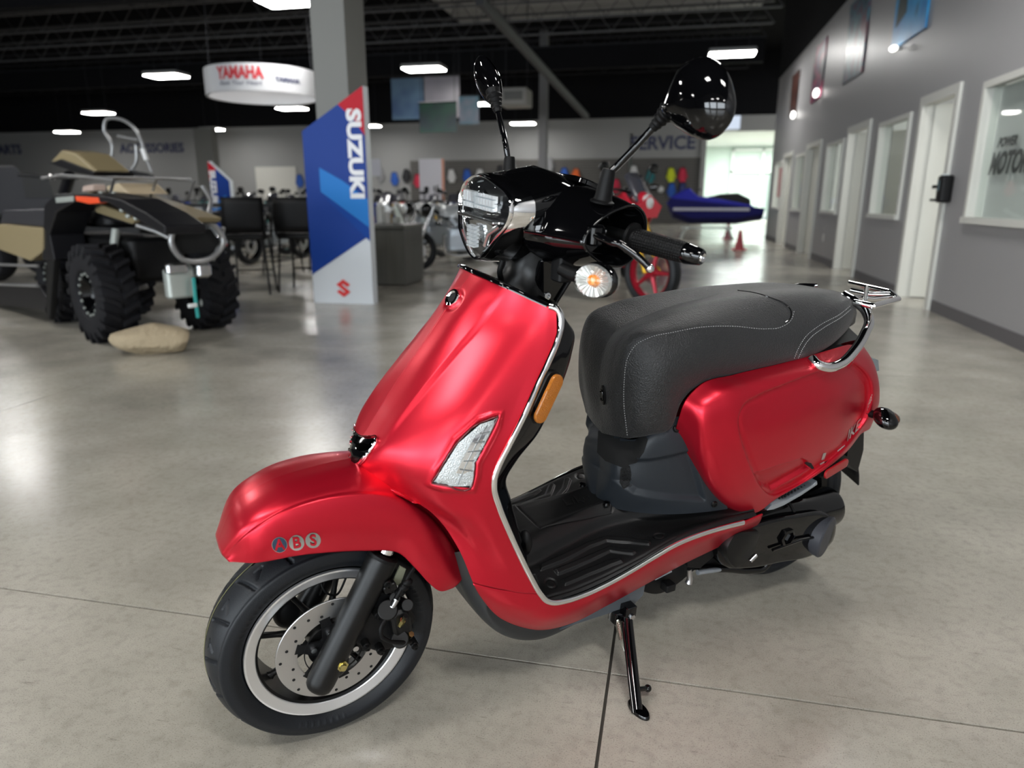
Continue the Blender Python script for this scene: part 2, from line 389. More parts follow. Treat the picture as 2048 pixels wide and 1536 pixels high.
# ------------------------------------------------------------------ fork
F0, F1 = P(634, 1378, .098), P(764, 1118, .080); fd = unit(F1 - F0)
def fork(side):
    g = np.array([1, side, 1]); f0, f1 = F0 * g, F1 * g; d = unit(f1 - f0); m = M()
    m.tube([f0 - d * .004, f0, f0 + d * .006, f0 + d * .02, f0 + d * .12, f1 - d * .05, f1 - d * .012, f1], [.012, .021, .0255, .0275, .0275, .0285, .0305, .0305], 32)
    m.cyl(f1, f1 + d * .006, .0305, .030, 32); fl = m.build('fork_leg', SBLK, S)
    lug = M().ell((f0 + d * .045) * .5 + np.array([0, side * .098, .229]) * .5, (.03, .022, .03)); lug.build('axle_lug', SBLK, fl)
    m = M(); m.lathe([(.029, .0), (.0305, .003), (.0305, .009), (.027, .011), (.024, .009), (.019, .012)], f1, d, 32); m.build('dust_seal', RUBB, fl)
    m = M().cyl(f1, f1 + d * .30, .0150, seg=32); m.build('fork_tube', CHR, S)
fork(1); fork(-1)
# speed sensor / caliper group
m = M()
br = PP([(700, 1255, .085), (722, 1208, .085), (760, 1180, .085), (815, 1200, .085), (830, 1235, .085), (800, 1290, .085), (752, 1300, .085), (712, 1285, .085)])
m.loft([[p + np.array([0, dy, 0]) for p in br] for dy in (-.008, .006)], caps=True); m.build('caliper_bracket', MBLK, S, bevel=.003, smooth=0)
cal = M(); c0 = P(796, 1240, .088)
ca = unit(P(806, 1290, .088) - P(790, 1195, .088)); cb = np.cross(ca, (0, 1, 0))
cal.rbox(c0, (.040, .085, .058), .014, 4, ax=(cb, ca, (0, 1, 0)))
cal.cyl(P(800, 1278, .10), P(800, 1278, .122), .0185, .017, 24); cal.cyl(P(775, 1220, .10), P(775, 1220, .116), .021, .019, 24)
cal.cyl(P(815, 1210, .095), P(815, 1210, .118), .012, seg=18); cal.cyl(P(790, 1195, .09), P(790, 1195, .108), .011, seg=18)
calo = cal.build('brake_caliper', SBLK, S, bevel=.0015)
for x, y in ((757, 1232), (734, 1294), (762, 1302), (830, 1292), (776, 1170)):
    m = M(); p = P(x, y, .108); m.cyl(p - (0, .03, 0), p, .0085, seg=20); m.cyl(p, p + (0, .002, 0), .0085, .0075, seg=20)
    m.cyl(p, p + (0, .006, 0), .0065, seg=6); m.lathe([(.0045, .0), (.0045, .003), (.0028, .003), (.0028, .0)], p + (0, .005, 0), AX, 12, close=True)
    m.build('caliper_bolt', SBLK, calo, smooth=25)
m = M().cyl(P(806, 1240, .125), P(800, 1250, .115), .006, seg=6); m.cyl(P(823, 1268, .120), P(815, 1274, .110), .0065, seg=6); m.build('banjo_bolt', GOLD, calo, smooth=20)
m = M().cyl(P(812, 1232, .128), P(806, 1240, .120), .0045, .0035, 12); m.build('bleed_cap', RUBB, calo)
m = M()
m.tube(PP([(822, 1283, .120), (800, 1285, .130), (775, 1281, .132), (763, 1272, .130), (762, 1255, .126), (776, 1232, .118), (784, 1212, .112)]), .0042, 12, n=50)
m.tube(PP([(784, 1212, .112), (790, 1200, .11)]), .0058, 12); m.tube(PP([(790, 1200, .11), (806, 1172, .105), (818, 1150, .10), (838, 1120, .09), (850, 1100, .085)]), .0050, 12, n=30)
m.build('brake_hose', RUBB, S)
m = M(); m.tube(PP([(784, 1214, .112), (793, 1198, .11)]), .0066, 14); m.build('hose_fitting', STEEL, S)
m = M()
for k in range(3): p = P(800 + 7 * k, 1184 - 10 * k, .103); m.ell(p, (.0115, .010, .0085))
m.build('hose_grommet', RUBB, S)
m = M().rbox(P(778, 1172, .10), (.026, .018, .020), .004, 3, ax=((1, 0, -.3), (.3, 0, 1), (0, 1, 0))); m.build('hose_clamp', SBLK, S)
m = M(); q = PP([(784, 1168, .095), (800, 1172, .095), (812, 1138, .095), (800, 1132, .095)]); m.loft([q, [p - np.array([0, .003, 0]) for p in q]], caps=True); m.build('guide_plate', mat('olive_zinc', (.20, .21, .15), .5, .3), S)
m = M(); m.tube(PP([(640, 1160, .02), (652, 1185, .03), (672, 1190, .03), (690, 1160, .02), (700, 1120, .02)]), .0022, 8, n=30); m.tube(PP([(640, 1190, -.02), (655, 1150, -.02), (668, 1120, -.01)]), .0025, 8); m.build('sensor_cable', RUBB, S)
m = M().ell(P(575, 1225, -.06), (.03, .02, .035)); m.build('sensor_housing', MBLK, S)

# ------------------------------------------------------------------ front fender
FR = [
 [(441, 1103, 0), (442, 1108, .018), (444, 1112, .030), (448, 1114, .040), (453, 1119, .050), (458, 1124, .055)],
 [(470, 1033, 0), (478, 1045, .040), (487, 1056, .062), (500, 1066, .078), (515, 1094, .086), (520, 1122, .084)],
 [(530, 976, 0), (540, 992, .045), (552, 1012, .070), (566, 1026, .087), (582, 1070, .096), (592, 1109, .090)],
 [(603, 935, 0), (618, 955, .045), (634, 982, .072), (652, 998, .090), (655, 1050, .101), (660, 1102, .093)],
 [(682, 908, 0), (697, 930, .045), (716, 968, .073), (738, 990, .092), (735, 1045, .104), (732, 1099, .095)],
 [(757, 903, 0), (765, 930, .045), (782, 978, .075), (803, 1001, .094), (805, 1052, .106), (795, 1103, .097)],
 [(822, 930, 0), (822, 955, .045), (832, 1004, .076), (848, 1029, .096), (845, 1083, .108), (828, 1132, .100)],
 [(860, 985, 0), (860, 1010, .045), (868, 1045, .076), (883, 1066, .096), (874, 1118, .106), (856, 1163, .100)],
 [(890, 1070, 0), (890, 1085, .045), (900, 1105, .072), (912, 1112, .092), (900, 1150, .101), (882, 1180, .096)],
 [(905, 1130, 0), (912, 1135, .045), (922, 1140, .070), (929, 1143, .086), (918, 1162, .094), (905, 1173, .092)]]
FRL = rows(FR)
def pol(p): d = np.asarray(p) - WO; return math.atan2(d[2], d[0]), math.hypot(d[0], d[2])
def unpol(t, r, y): return WO + np.array([r * math.cos(t), y, r * math.sin(t)])
sil = [pol(P(x, y, -.035)) for x, y in ((442, 1090), (447, 1072), (456, 1051), (470, 1033), (497, 1003), (530, 975), (565, 952), (603, 934), (640, 919), (682, 907), (722, 903))]
ts_, rs_ = np.array([q[0] for q in sil]), np.array([q[1] for q in sil])
for i, (r, l) in enumerate(zip(FR, FRL)):                   # the outline seen is the far side of the crown: its radius gives the crown height
    t, rr_ = pol(l[3]); rc = (np.interp(t, ts_, rs_) + .003) if t < ts_[-1] else (rs_[-1] + .003) - .01 * (t - ts_[-1])
    rc = max(rc, rr_ + .022); k = (.55, 1)[i > 0]; t0 = t
    if i == 0: rc = rr_ + .011; t0 = t + .004
    l[0] = unpol(t0, rc, 0); l[1] = unpol(t0 * .7 + t * .3, rc - .10 * (rc - rr_), .036 * k); l[2] = unpol(t0 * .3 + t * .7, rc - .42 * (rc - rr_), .066 * k)
Gf = surf(FRL, 130, 90)
fl_line = xz([P(*r[3]) for r in FR])
Gf2 = Gf.copy(); nn = outy(Gf); nn = np.where((np.sum(nn * (Gf - WO), -1) < 0)[..., None], -nn, nn)
tv = np.linspace(0, 1, 90)[None, :]
ctl = curve([(0, 0, 0)], 1) if False else None
# the side flank stands proud of the crown by a few millimetres
arc = np.r_[0, np.cumsum(np.linalg.norm(np.diff(Gf.mean(0), axis=0), axis=1))]
k3 = np.argmin(np.abs(np.linalg.norm(Gf[60] - P(*FR[4][3]), axis=1)))
jj = np.arange(90); step_ = sstep((jj - (k3 - 4)) / 4.0)[None, :, None]; fade = sstep(np.linspace(0, 1, 130) / .12)[:, None, None]
Gf2 += nn * step_ * .0040 * fade
fen = M().grid(Gf2, mirror=True); fen_b = fen.bvh()
feno = fen.build('front_fender', RED, S, weld=2e-4, smooth=60, solid=.003, off=-1)
m = M()
cen = {'A': (559, 1089), 'B': (593, 1085), 'S': (626, 1080)}
for ch, (cx, cy) in cen.items():
    decal(m, [(cx + 15.5 * math.cos(a), cy + 15.5 * math.sin(a)) for a in np.linspace(0, 2 * PI, 28, endpoint=False)], fen_b, 4, .0012)
m.build('badge_roundel', mat('badge_chrome', (.42, .42, .42), .25, .9), feno, smooth=60)
m = M()
decal(m, [(559 + 14.5 * math.cos(a), 1089 + 14.5 * math.sin(a)) for a in np.linspace(0, 2 * PI, 28, endpoint=False)], fen_b, 4, .0016); m.build('badge_face', NAVY, feno)
def px_text(m, txt, cx, cy, size, ux, uy, vx, vy, bvh, off, **k):
    """flat lettering laid on the surface behind it; u and v are the text's own directions across the picture, per unit of size"""
    vs, fs = text_mesh(txt, 1., **k); out = []
    for a, b, c in vs:
        h, n = hit(cx + size * (a * ux + b * vx), cy + size * (a * uy + b * vy), bvh, off); out.append(h)
    return m.add(out, fs)
m = M()
for ch, (cx, cy) in cen.items(): px_text(m, ch, cx, cy, 30, 1, -.12, -.12, -1, fen_b, .0024, bold=.025)
m.build('abs_letter', RED, feno, smooth=0)

# ------------------------------------------------------------------ leg shield
SH = [
 [(945, 543, 0), (975, 556, .05), (1005, 570, .09), (1060, 596, .13), (1095, 612, .155), (1113, 622, .165)],
 [(905, 600, 0), (936, 612, .050), (975, 632, .085), (1045, 655, .14), (1095, 668, .167), (1113, 674, .175)],
 [(856, 674, 0), (886, 686, .05), (925, 697, .085), (1010, 715, .15), (1070, 730, .177), (1092, 736, .185)],
 [(807, 744, 0), (836, 754, .05), (867, 766, .084), (965, 785, .16), (1042, 797, .187), (1064, 804, .195)],
 [(763, 812, 0), (789, 820, .048), (817, 827, .082), (925, 845, .167), (1010, 862, .192), (1034, 870, .20)],
 [(731, 863, 0), (752, 869, .045), (780, 876, .080), (890, 905, .168), (983, 922, .196), (1005, 927, .20)],
 [(704, 908, 0), (725, 918, .045), (757, 930, .085), (870, 955, .168), (968, 970, .198), (987, 973, .20)],
 [(712, 940, .015), (745, 955, .05), (795, 978, .09), (880, 1000, .163), (968, 1010, .198), (995, 1013, .20)],
 [(785, 980, .085), (808, 990, .10), (838, 1002, .12), (905, 1028, .172), (978, 1038, .198), (1005, 1038, .20)],
 [(845, 1012, .118), (862, 1020, .128), (885, 1030, .145), (932, 1047, .177), (988, 1062, .198), (1016, 1062, .20)],
 [(885, 1048, .138), (900, 1056, .147), (920, 1066, .158), (957, 1086, .181), (1010, 1105, .198), (1036, 1107, .20)],
 [(915, 1094, .156), (928, 1099, .162), (945, 1106, .171), (978, 1121, .186), (1030, 1140, .198), (1053, 1142, .20)],
 [(946, 1165, .173), (958, 1169, .178), (975, 1173, .184), (1005, 1179, .191), (1055, 1187, .199), (1078, 1187, .20)]]
SHL = rows(SH); SHN = []
for i, l in enumerate(SHL):                                # the middle panel bows smoothly from the centre line to the crease
    if i <= 6:
        c_, k_ = l[0], l[2]; l[1] = c_ + (k_ - c_) * np.array([.30, .54, .30])
    SHN.append(l)
mid_x = np.array([l[0][0] for l in SHN[:7]])
Gs = surf(SHN, 200, 150)
wcol = (sstep(np.linspace(0, 1, 150) / .18) * sstep((1 - np.linspace(0, 1, 150)) / .12))[None, :, None]; sm = Gs.copy()
for _ in range(110): sm[1:-1] = .25 * sm[:-2] + .5 * sm[1:-1] + .25 * sm[2:]
Gs = Gs * (1 - wcol) + sm * wcol
b0 = M().grid(Gs).bvh()
crease = [(1003, 590), (975, 628), (925, 690), (867, 760), (817, 822), (780, 870), (765, 888)]
creaseL = np.array(hits(crease, b0))
def crease_fn(G):
    """inner panel stands 5 mm proud and falls away outside the crease"""
    ccol = np.interp(G[..., 2], creaseL[::-1, 2], creaseL[::-1, 1])
    fz = sstep((G[..., 2] - .66) / .05) * (1 - sstep((G[..., 2] - .90) / .045))
    s = (ccol - G[..., 1])
    n = outy(G); n = np.where((n[..., 0:1] < 0) & (np.abs(n[..., 1:2]) < .5), -n, n)
    return G + n * (.0040 * fz * (sstep(s / .014 + .5) * np.exp(-np.clip(s, 0, 1) / .10)))[..., None]
Gs = crease_fn(Gs)
b0 = M().grid(Gs).bvh()
LENSP = [(997, 832), (985, 836), (958, 845), (914, 884), (876, 944), (864, 966), (886, 971), (943, 975), (949, 950), (951, 925), (976, 878), (990, 850)]
def grow(poly, d):
    A = np.array(poly, float); c = A.mean(0); out = []
    n = len(A)
    for i in range(n):
        e0 = unit(A[i] - A[i - 1]); e1 = unit(A[(i + 1) % n] - A[i]); nr = np.array([e0[1] + e1[1], -e0[0] - e1[0]]); nr = nr / (np.linalg.norm(nr) + 1e-9)
        if nr @ (A[i] - c) < 0: nr = -nr
        out.append(tuple(A[i] + nr * d))
    return out
Gs = emboss(Gs, xz(hits(grow(LENSP, 11), b0)), .0045, .010)
b0 = M().grid(Gs).bvh()
Gs = emboss(Gs, xz(hits(grow(LENSP, 2), b0)), -.0045, .004)
# horn recess
hp, hn = hit(908, 600, M().grid(Gs, mirror=True).bvh())
d = np.linalg.norm(Gs - hp, axis=-1); Gs = Gs - np.array([unit((1, 0, .9))]) * (.007 * (1 - sstep((d - .010) / .016)))[..., None]
sh = M().grid(Gs, mirror=True); shb = sh.bvh()
sho = sh.build('front_shield', RED, S, weld=2e-4, smooth=60, solid=.004)
# turn lamp in the shield
m = decal(M(), grow(LENSP, 1.5), shb, 8, .0012); m.build('lamp_base', GBLK, sho)
lampo = decal(M(), grow(LENSP, -3), shb, 6, .0045).build('turn_lamp', LENS, sho, smooth=60)
o = decal(M(), [(985, 847), (970, 868), (944, 920), (942, 940), (925, 946), (912, 944), (925, 915), (950, 870)], shb, 6, .0050)
o.build('lamp_reflector', CHR, lampo)
m = M()
for (a, b_) in (((958, 866), (978, 862)), ((946, 884), (968, 882)), ((934, 902), (960, 900)), ((926, 920), (952, 922)), ((918, 936), (948, 940))): m.tube(hits([a, b_], shb, .006), .0012, 8)
m.tube(hits([(972, 850), (950, 890), (930, 930), (915, 966)], shb, .0058), .0009, 8)
m.build('lamp_divider', mat('divider_grey', (.20, .21, .21), .3, .5), lampo)
pts = hits(curve([(x, y, 0) for x, y in LENSP], 70, True)[:, :2], shb, .002)
M().tube(pts, .0017, 10, closed=True).build('lamp_bezel', DRED, sho)
# nose badge
NB = [(709, 848), (713, 862), (721, 872), (738, 874), (756, 874), (755, 884), (742, 905), (720, 929), (703, 931), (689, 923), (688, 906), (697, 872)]
m = decal(M(), NB, shb, 6, .003); m.build('nose_badge', CHR, sho, solid=.003)
m = decal(M(), [(712, 871), (722, 878), (751, 879), (741, 890), (728, 887), (712, 889), (705, 880)], shb, 5, .0042); m.build('badge_inlay', GBLK, sho)
m = decal(M(), [(705, 898), (720, 902), (732, 906), (716, 925), (704, 926), (693, 919), (695, 905)], shb, 5, .0042); m.build('badge_inlay', GBLK, sho)
m = M().tube(hits(curve([(x, y, 0) for x, y in NB], 60, True)[:, :2], shb, .004), .0012, 8, closed=True); m.build('badge_rim', CHR, sho)
# horn trim
hc = np.array(hit(910, 599, shb, .003)[0]); ha = unit((.80, 0.10, .50))
M().lathe([(.0105, -.004), (.0105, .005), (.0130, .0078), (.0175, .0066), (.0195, .001), (.0195, -.006)], hc, ha, 40).build('lock_ring', CHR, sho)
M().lathe([(0, .0012), (.0108, .0012)], hc, ha, 24).build('lock_opening', HOLE, sho)
# side skirt below the seam
SK = [
 [(946, 1168, .173), (985, 1177, .185), (1030, 1184, .194), (1078, 1189, .20)],
 [(962, 1195, .168), (1000, 1203, .185), (1048, 1208, .196), (1092, 1204, .20)],
 [(1003, 1238, .158), (1040, 1235, .180), (1078, 1226, .196), (1107, 1209, .20)],
 [(1073, 1260, .150), (1090, 1250, .178), (1110, 1232, .196), (1128, 1207, .20)],
 [(1140, 1248, .150), (1150, 1234, .178), (1160, 1215, .196), (1167, 1194, .20)],
 [(1215, 1211, .150), (1215, 1197, .178), (1216, 1183, .196), (1215, 1171, .20)],
 [(1290, 1170, .150), (1288, 1158, .178), (1284, 1143, .196), (1280, 1133, .20)],
 [(1362, 1131, .150), (1354, 1119, .178), (1345, 1108, .196), (1335, 1101, .20)],
 [(1432, 1097, .150), (1420, 1087, .178), (1412, 1079, .196), (1405, 1071, .20)],
 [(1482, 1072, .152), (1476, 1064, .178), (1471, 1058, .196), (1465, 1053, .20)],
 [(1513, 1052, .158), (1519, 1045, .180), (1523, 1037, .195), (1526, 1029, .20)]]
M().grid(surf(rows(SK), 110, 30), mirror=True).build('side_skirt', RED, S, smooth=60, solid=.004)
# chrome strip
CE = [(1098, 612, .157), (1112, 616, .164), (1121, 628, .170), (1123, 648, .174), (1117, 675, .178), (1098, 722, .184), (1078, 765, .190), (1050, 828, .198), (1018, 892, .201), (999, 930, .201), (990, 955, .201), (989, 980, .201), (998, 1012, .201), (1018, 1062, .201),
      (1042, 1115, .201), (1062, 1155, .201), (1082, 1189, .201), (1093, 1201, .201), (1106, 1205, .201), (1130, 1202, .201), (1170, 1189, .201), (1215, 1168, .201), (1260, 1143, .201), (1310, 1113, .201), (1350, 1090, .201), (1395, 1071, .201), (1440, 1057, .201), (1487, 1045, .201)]
ce = np.array(PP(CE)); w = M().ribbon(ce, (-.25, 1, .05), .0062, .0045, n=220).mir(); chro = w.build('chrome_edge_strip', CHR, S, smooth=60)
# black inner leg shield
IN = [((1100, 611, .150), (1108, 612, .145)), ((1121, 622, .166), (1128, 636, .160)), ((1122, 648, .174), (1148, 665, .165)), ((1112, 690, .18), (1143, 708, .172)), ((1087, 746, .188), (1121, 775, .178)), ((1056, 820, .197), (1097, 826, .182)),
      ((1021, 890, .20), (1074, 870, .18)), ((995, 945, .20), (1034, 921, .172)), ((991, 978, .20), (1013, 957, .165)), ((1002, 1018, .20), (1022, 1005, .160)), ((1026, 1075, .20), (1038, 1062, .160)), ((1048, 1122, .20), (1049, 1100, .158))]
R_ = []
for e, r in IN:
    pe, pr = P(*e), P(*r); R_.append([pe, pe * .5 + pr * .5 + np.array([0, .002, 0]), pr, pr + np.array([-.012, -.03, 0]), np.array([pr[0] - .020, pr[1] * .4, pr[2]]), np.array([pr[0] - .022, 0, pr[2]])])
inn = M().grid(surf(R_, 90, 40), mirror=True); innb = inn.bvh(); inno = inn.build('inner_leg_shield', GBLK, S, weld=2e-4, smooth=35)
top = [P(*q) for q in [(945, 543, 0), (975, 556, .05), (1005, 570, .09), (1060, 596, .13), (1095, 612, .155)]]
M().ribbon(np.array([(p[0], -p[1], p[2]) for p in top[::-1]] + top[1:]), (-.2, 0, 1), .006, .006, n=60).build('shield_top_trim', GBLK, S)
tt = [[p + np.array([-.004, 0, .000]) for p in top], [np.array([-.425, p[1] * .93, P(*IN[1][1])[2] - .0]) for p in top]]
M().grid(np.array(tt), mirror=True).build('shield_top_deck', SBLK, S, smooth=0)
# amber reflector on the edge of the inner shield
def pill(m, a, b, r, y0, off, h, seg=10):
    """capsule outline between picture points a and b at lateral y0, standing off the panel"""
    A, Bq = P(*a, y0), P(*b, y0); d = unit(Bq - A); L = []
    nrm = unit((-.18, 1, .05)); d = unit(d - nrm * (d @ nrm)); e = np.cross(nrm, d)
    for rr, hh in ((r, -h), (r, 0), (r - .0015, .0018), (r * .5, .0022)):
        q = [A + nrm * (off + hh) + (-d * math.sin(t) + e * math.cos(t)) * rr for t in np.linspace(0, PI, seg)]
        q += [Bq + nrm * (off + hh) + (d * math.sin(t) - e * math.cos(t)) * rr for t in np.linspace(0, PI, seg)]
        L.append(q)
    return m.loft(L, caps=True)
pill(M(), (1106, 762), (1076, 826), .0205, .190, .000, .022).build('reflector_mount', SBLK, S)
pill(M(), (1111, 764), (1080, 830), .0150, .196, .004, .004).build('amber_side_reflector', AMB, S, smooth=30)

# ------------------------------------------------------------------ floorboard
FX = [-.39, -.43, -.48, -.54, -.62, -.70, -.80, -.90, -1.0]
EZ = dict(zip(FX, [.298, .296, .296, .303, .321, .341, .357, .361, .356])); IZ = dict(zip(FX, [.322, .326, .331, .336, .344, .351, .360, .366, .370]))
TY = dict(zip(FX, [.115, .110, .100, .090, .080, .088, .118, .150, .172]))
C = []
for x in FX:
    z1, z0, t = EZ[x], IZ[x], TY[x]
    C.append([(x, 0, z0 + .046), (x, .03, z0 + .046), (x, t - .034, z0 + .043), (x, t - .016, z0 + .026), (x, t - .002, z0 + .004), (x, t + .010, z0), (x, (t + .195) / 2, (z0 * 1.1 + z1 * .9) / 2), (x, .190, z1 + .006), (x, .197, z1 + .001)])
Gb = surf(C, 340, 200)
fb = M().grid(Gb).bvh()
def ch(poly, n=0): return xz([]) if False else np.array([[p[0], p[1]] for p in [hit(x, y, fb)[0] for x, y in poly]])
def emb_xy(G, poly, depth, width, closed=True):
    Q = G[..., [0, 1]]; d, ins = pdist(Q, poly, closed)
    H = depth * sstep((np.where(ins, d, -d)) / width + .5) if closed else depth * np.exp(-(d / width) ** 2)
    G = G.copy(); G[..., 2] += H; return G
ribs = [[(1082, 1141), (1135, 1120), (1180, 1095), (1213, 1083), (1260, 1087), (1298, 1091), (1301, 1085), (1296, 1082), (1255, 1077), (1213, 1073), (1175, 1086), (1130, 1108), (1080, 1130)],
        [(1116, 1150), (1170, 1128), (1220, 1104), (1265, 1110), (1272, 1105), (1266, 1101), (1220, 1093), (1165, 1117), (1108, 1140)],
        [(1130, 1171), (1180, 1150), (1225, 1131), (1245, 1124), (1240, 1118), (1215, 1122), (1170, 1140), (1124, 1160)]]
for r in ribs: Gb = emb_xy(Gb, ch(r), .0045, .0035)
for (cx, cy) in ((1102, 1167), (1319, 1072)):
    c = ch([(cx, cy)])[0]; d = np.linalg.norm(Gb[..., :2] - c, axis=-1); Gb[..., 2] -= .002 * np.exp(-((d - .0115) / .0022) ** 2)
Gb = emb_xy(Gb, ch([(1068, 1150), (1090, 1195), (1190, 1160), (1290, 1110), (1350, 1075)]), -.0015, .0022, False)
hat = [(-.47, .0), (-.47, .055), (-.62, .058), (-.66, .062), (-.672, .05), (-.674, 0)]
Gb = emb_xy(Gb, np.array(hat), -.002, .0022, False)
flo = M().grid(Gb, mirror=True); flb = flo.bvh(); fbo = flo.build('floorboard', MATP, S, weld=2e-4, smooth=60)
m = M()
for s in (1, -1):
    p = np.array([-.652, .050 * s, IZ[-.62] + .051]); m.lathe([(0, .001), (.004, .001), (.0045, .004), (.0075, .004), (.0085, -.002)], p, (0, 0, 1), 20)
m.build('floor_screw', GBLK, fbo)
m = M()                                                     # raised script on the centre hatch
vs, fs = text_mesh('Like', .045, depth=.0008, shear=.25); m.add([np.array([-.60 , 0, IZ[-.62] + .0475]) + np.array([0, 1, 0]) * b * 1. * 0 + np.array([-a, 0, 0]) + np.array([0, -b * -1, 0]) * -1 * -1 * -1 + np.array([0, 0, c]) for a, b, c in vs], fs)
m.build('hatch_script', MATP, fbo, smooth=0)
# front wall of the floor well and underside
fw_ = [[(-.395, y, .30), (-.375, y, .36), (-.365, y, .43)] for y in (0, .06, .12, .165)]
M().grid(np.array(fw_), mirror=True).build('footwell_front', PLAS, S)
M().ell(P(1050, 1085, .135), (.014, .018, .03)).build('footwell_knob', MBLK, S)
# ------------------------------------------------------------------ pedestal under the seat
zf = .383
base = [PZ(1178, 975, zf + .012) * (1, 0, 1) + np.array([.004, 0, 0]), PZ(1196, 1000, zf + .004), PZ(1226, 1015, zf), PZ(1262, 1023, zf), PZ(1310, 1028, zf), PZ(1360, 1028, zf - .002), PZ(1410, 1024, zf - .003), PZ(1455, 1018, zf - .004)]
mid = PP([(1196, 945, .0), (1218, 968, .05), (1248, 985, .085), (1290, 995, .115), (1335, 998, .135), (1380, 996, .148), (1420, 990, .16), (1450, 985, .165)])
up1 = PP([(1200, 905, .0), (1226, 928, .055), (1256, 940, .09), (1295, 930, .118), (1335, 925, .135), (1370, 922, .145), (1402, 922, .155), (1430, 920, .16)])
up2 = PP([(1203, 880, .0), (1232, 908, .055), (1266, 912, .088), (1292, 885, .11), (1325, 872, .125), (1360, 866, .135), (1388, 868, .145), (1415, 870, .15)])
up3 = [p + np.array([-.02, -.02 * (i > 0), .03]) for i, p in enumerate(up2)]
ped = M().grid(surf([up3, up2, up1, mid, base], 90, 140), mirror=False)
Gp = surf([up3, up2, up1, mid, base], 110, 170)
pb = M().grid(Gp).bvh()
rp = xz(hits([(1245, 915), (1380, 905), (1386, 925), (1408, 1000), (1270, 985), (1236, 962)], pb))
Gp = emboss(Gp, rp, -.010, .016)
pdm = M().grid(Gp, mirror=True); pdb = pdm.bvh(); pdo = pdm.build('seat_pedestal', PLAG, S, weld=2e-4, smooth=60)
m = decal(M(), [(1241, 938), (1250, 928), (1260, 932), (1263, 950), (1258, 972), (1247, 978), (1239, 965)], pdb, 4, .0012); go = m.build('vent_grille', HOLE, pdo)
m = M()
for k in range(6):
    for j in range(3):
        try: p, n = hit(1245 + j * 6 + (k % 2) * 3, 938 + k * 6.5, pdb, .002); m.lathe([(.0022, 0), (.0034, 0), (.0034, .0012), (.0022, .0012)], p, n, 6, close=True)
        except RuntimeError: pass
m.build('grille_mesh', MBLK, go, smooth=0)
for x, y in ((1428, 1008), (1352, 858)):
    m = M(); p, n = hit(x, y, pdb, .001); m.lathe([(0, .002), (.0035, .002), (.004, .0045), (.007, .004), (.0085, 0)], p, n, 18)
    m.build('pedestal_screw', SBLK, pdo)
m = decal(M(), [(1197, 862), (1195, 905), (1212, 922), (1243, 934), (1272, 926), (1288, 904), (1296, 880), (1290, 868), (1240, 862)], pdb, 6, .0015); m.build('under_seat_recess', HOLE, pdo)
# ------------------------------------------------------------------ rear body
RB = [
 [(1350, 864, .125), (1366, 890, .135), (1388, 935, .143), (1412, 975, .148), (1440, 1006, .150), (1475, 1028, .15)],
 [(1358, 835, .142), (1378, 862, .162), (1396, 915, .176), (1420, 965, .182), (1452, 1004, .182), (1495, 1030, .172)],
 [(1370, 802, .150), (1396, 825, .182), (1414, 888, .199), (1442, 948, .204), (1475, 992, .199), (1520, 1022, .178)],
 [(1400, 770, .150), (1436, 790, .188), (1455, 862, .212), (1480, 924, .216), (1512, 972, .208), (1545, 1003, .180)],
 [(1468, 749, .150), (1500, 768, .188), (1525, 850, .219), (1545, 908, .222), (1572, 950, .211), (1602, 970, .180)],
 [(1560, 727, .148), (1590, 746, .184), (1610, 812, .214), (1625, 862, .219), (1640, 910, .207), (1652, 938, .180)],
 [(1640, 705, .138), (1662, 725, .168), (1680, 780, .196), (1687, 830, .200), (1692, 875, .192), (1694, 903, .168)],
 [(1693, 690, .118), (1712, 715, .140), (1726, 760, .163), (1729, 803, .166), (1724, 845, .158), (1720, 870, .140)],
 [(1722, 688, .080), (1738, 708, .098), (1754, 750, .118), (1757, 795, .122), (1748, 828, .117), (1740, 848, .105)]]
Rr = rows(RB)
last = [np.array([p[0] - .035, 0, p[2] + .01]) for p in Rr[-1]]; pre = [np.array([p[0] - .026, p[1] * .55, p[2] + .006]) for p in Rr[-1]]
Gr = surf(Rr + [pre, last], 300, 190)
rb = M().grid(Gr[:250]).bvh()
cont = [(1702, 728), (1645, 747), (1585, 770), (1518, 798), (1495, 812), (1484, 835), (1486, 862), (1497, 900), (1512, 940), (1527, 970), (1548, 988), (1580, 978), (1640, 940), (1700, 885), (1735, 830), (1738, 760)]
cs = curve([(x, y, 0) for x, y in cont], 80, True)[:, :2]
Gr = emboss(Gr, xz(hits(cs, rb)), -.012, .014); Gr = ridge(Gr, xz(hits(cs, rb)), -.0080, .0065)
slot = [(1518, 952), (1560, 938), (1612, 922), (1621, 926), (1628, 940), (1590, 962), (1552, 984), (1530, 972)]
Gr = emboss(Gr, xz(hits(slot, rb)), -.012, .006)
body = M().grid(Gr, mirror=True); bdb = body.bvh(); bdo = body.build('rear_body', RED, S, weld=2e-4, smooth=60, solid=.004)
m = decal(M(), [(1608, 925), (1613, 923), (1622, 926), (1628, 936), (1624, 938)], bdb, 4, .001); m.build('footpeg_slot', HOLE, bdo)
m = M(); px_text(m, 'IKE', 1706, 862, 30, .60, -.62, .10, -1.05, bdb, .0012, bold=.012, shear=.15)
m.build('model_lettering', SILV, bdo, smooth=0); m = M(); px_text(m, '150i', 1739, 806, 20, .28, -.72, .10, -1.0, bdb, .0012, bold=.01); m.build('engine_size_lettering', SILV, bdo, smooth=0)
for pl in ([(1646, 906), (1652, 905), (1648, 919), (1642, 920)], [(1674, 901), (1689, 890), (1690, 892), (1675, 904)], [(1639, 927), (1648, 922), (1648, 925), (1640, 930)]): decal(M(), pl, bdb, 3, .001).build('letter_stroke', SILV, bdo, smooth=0)
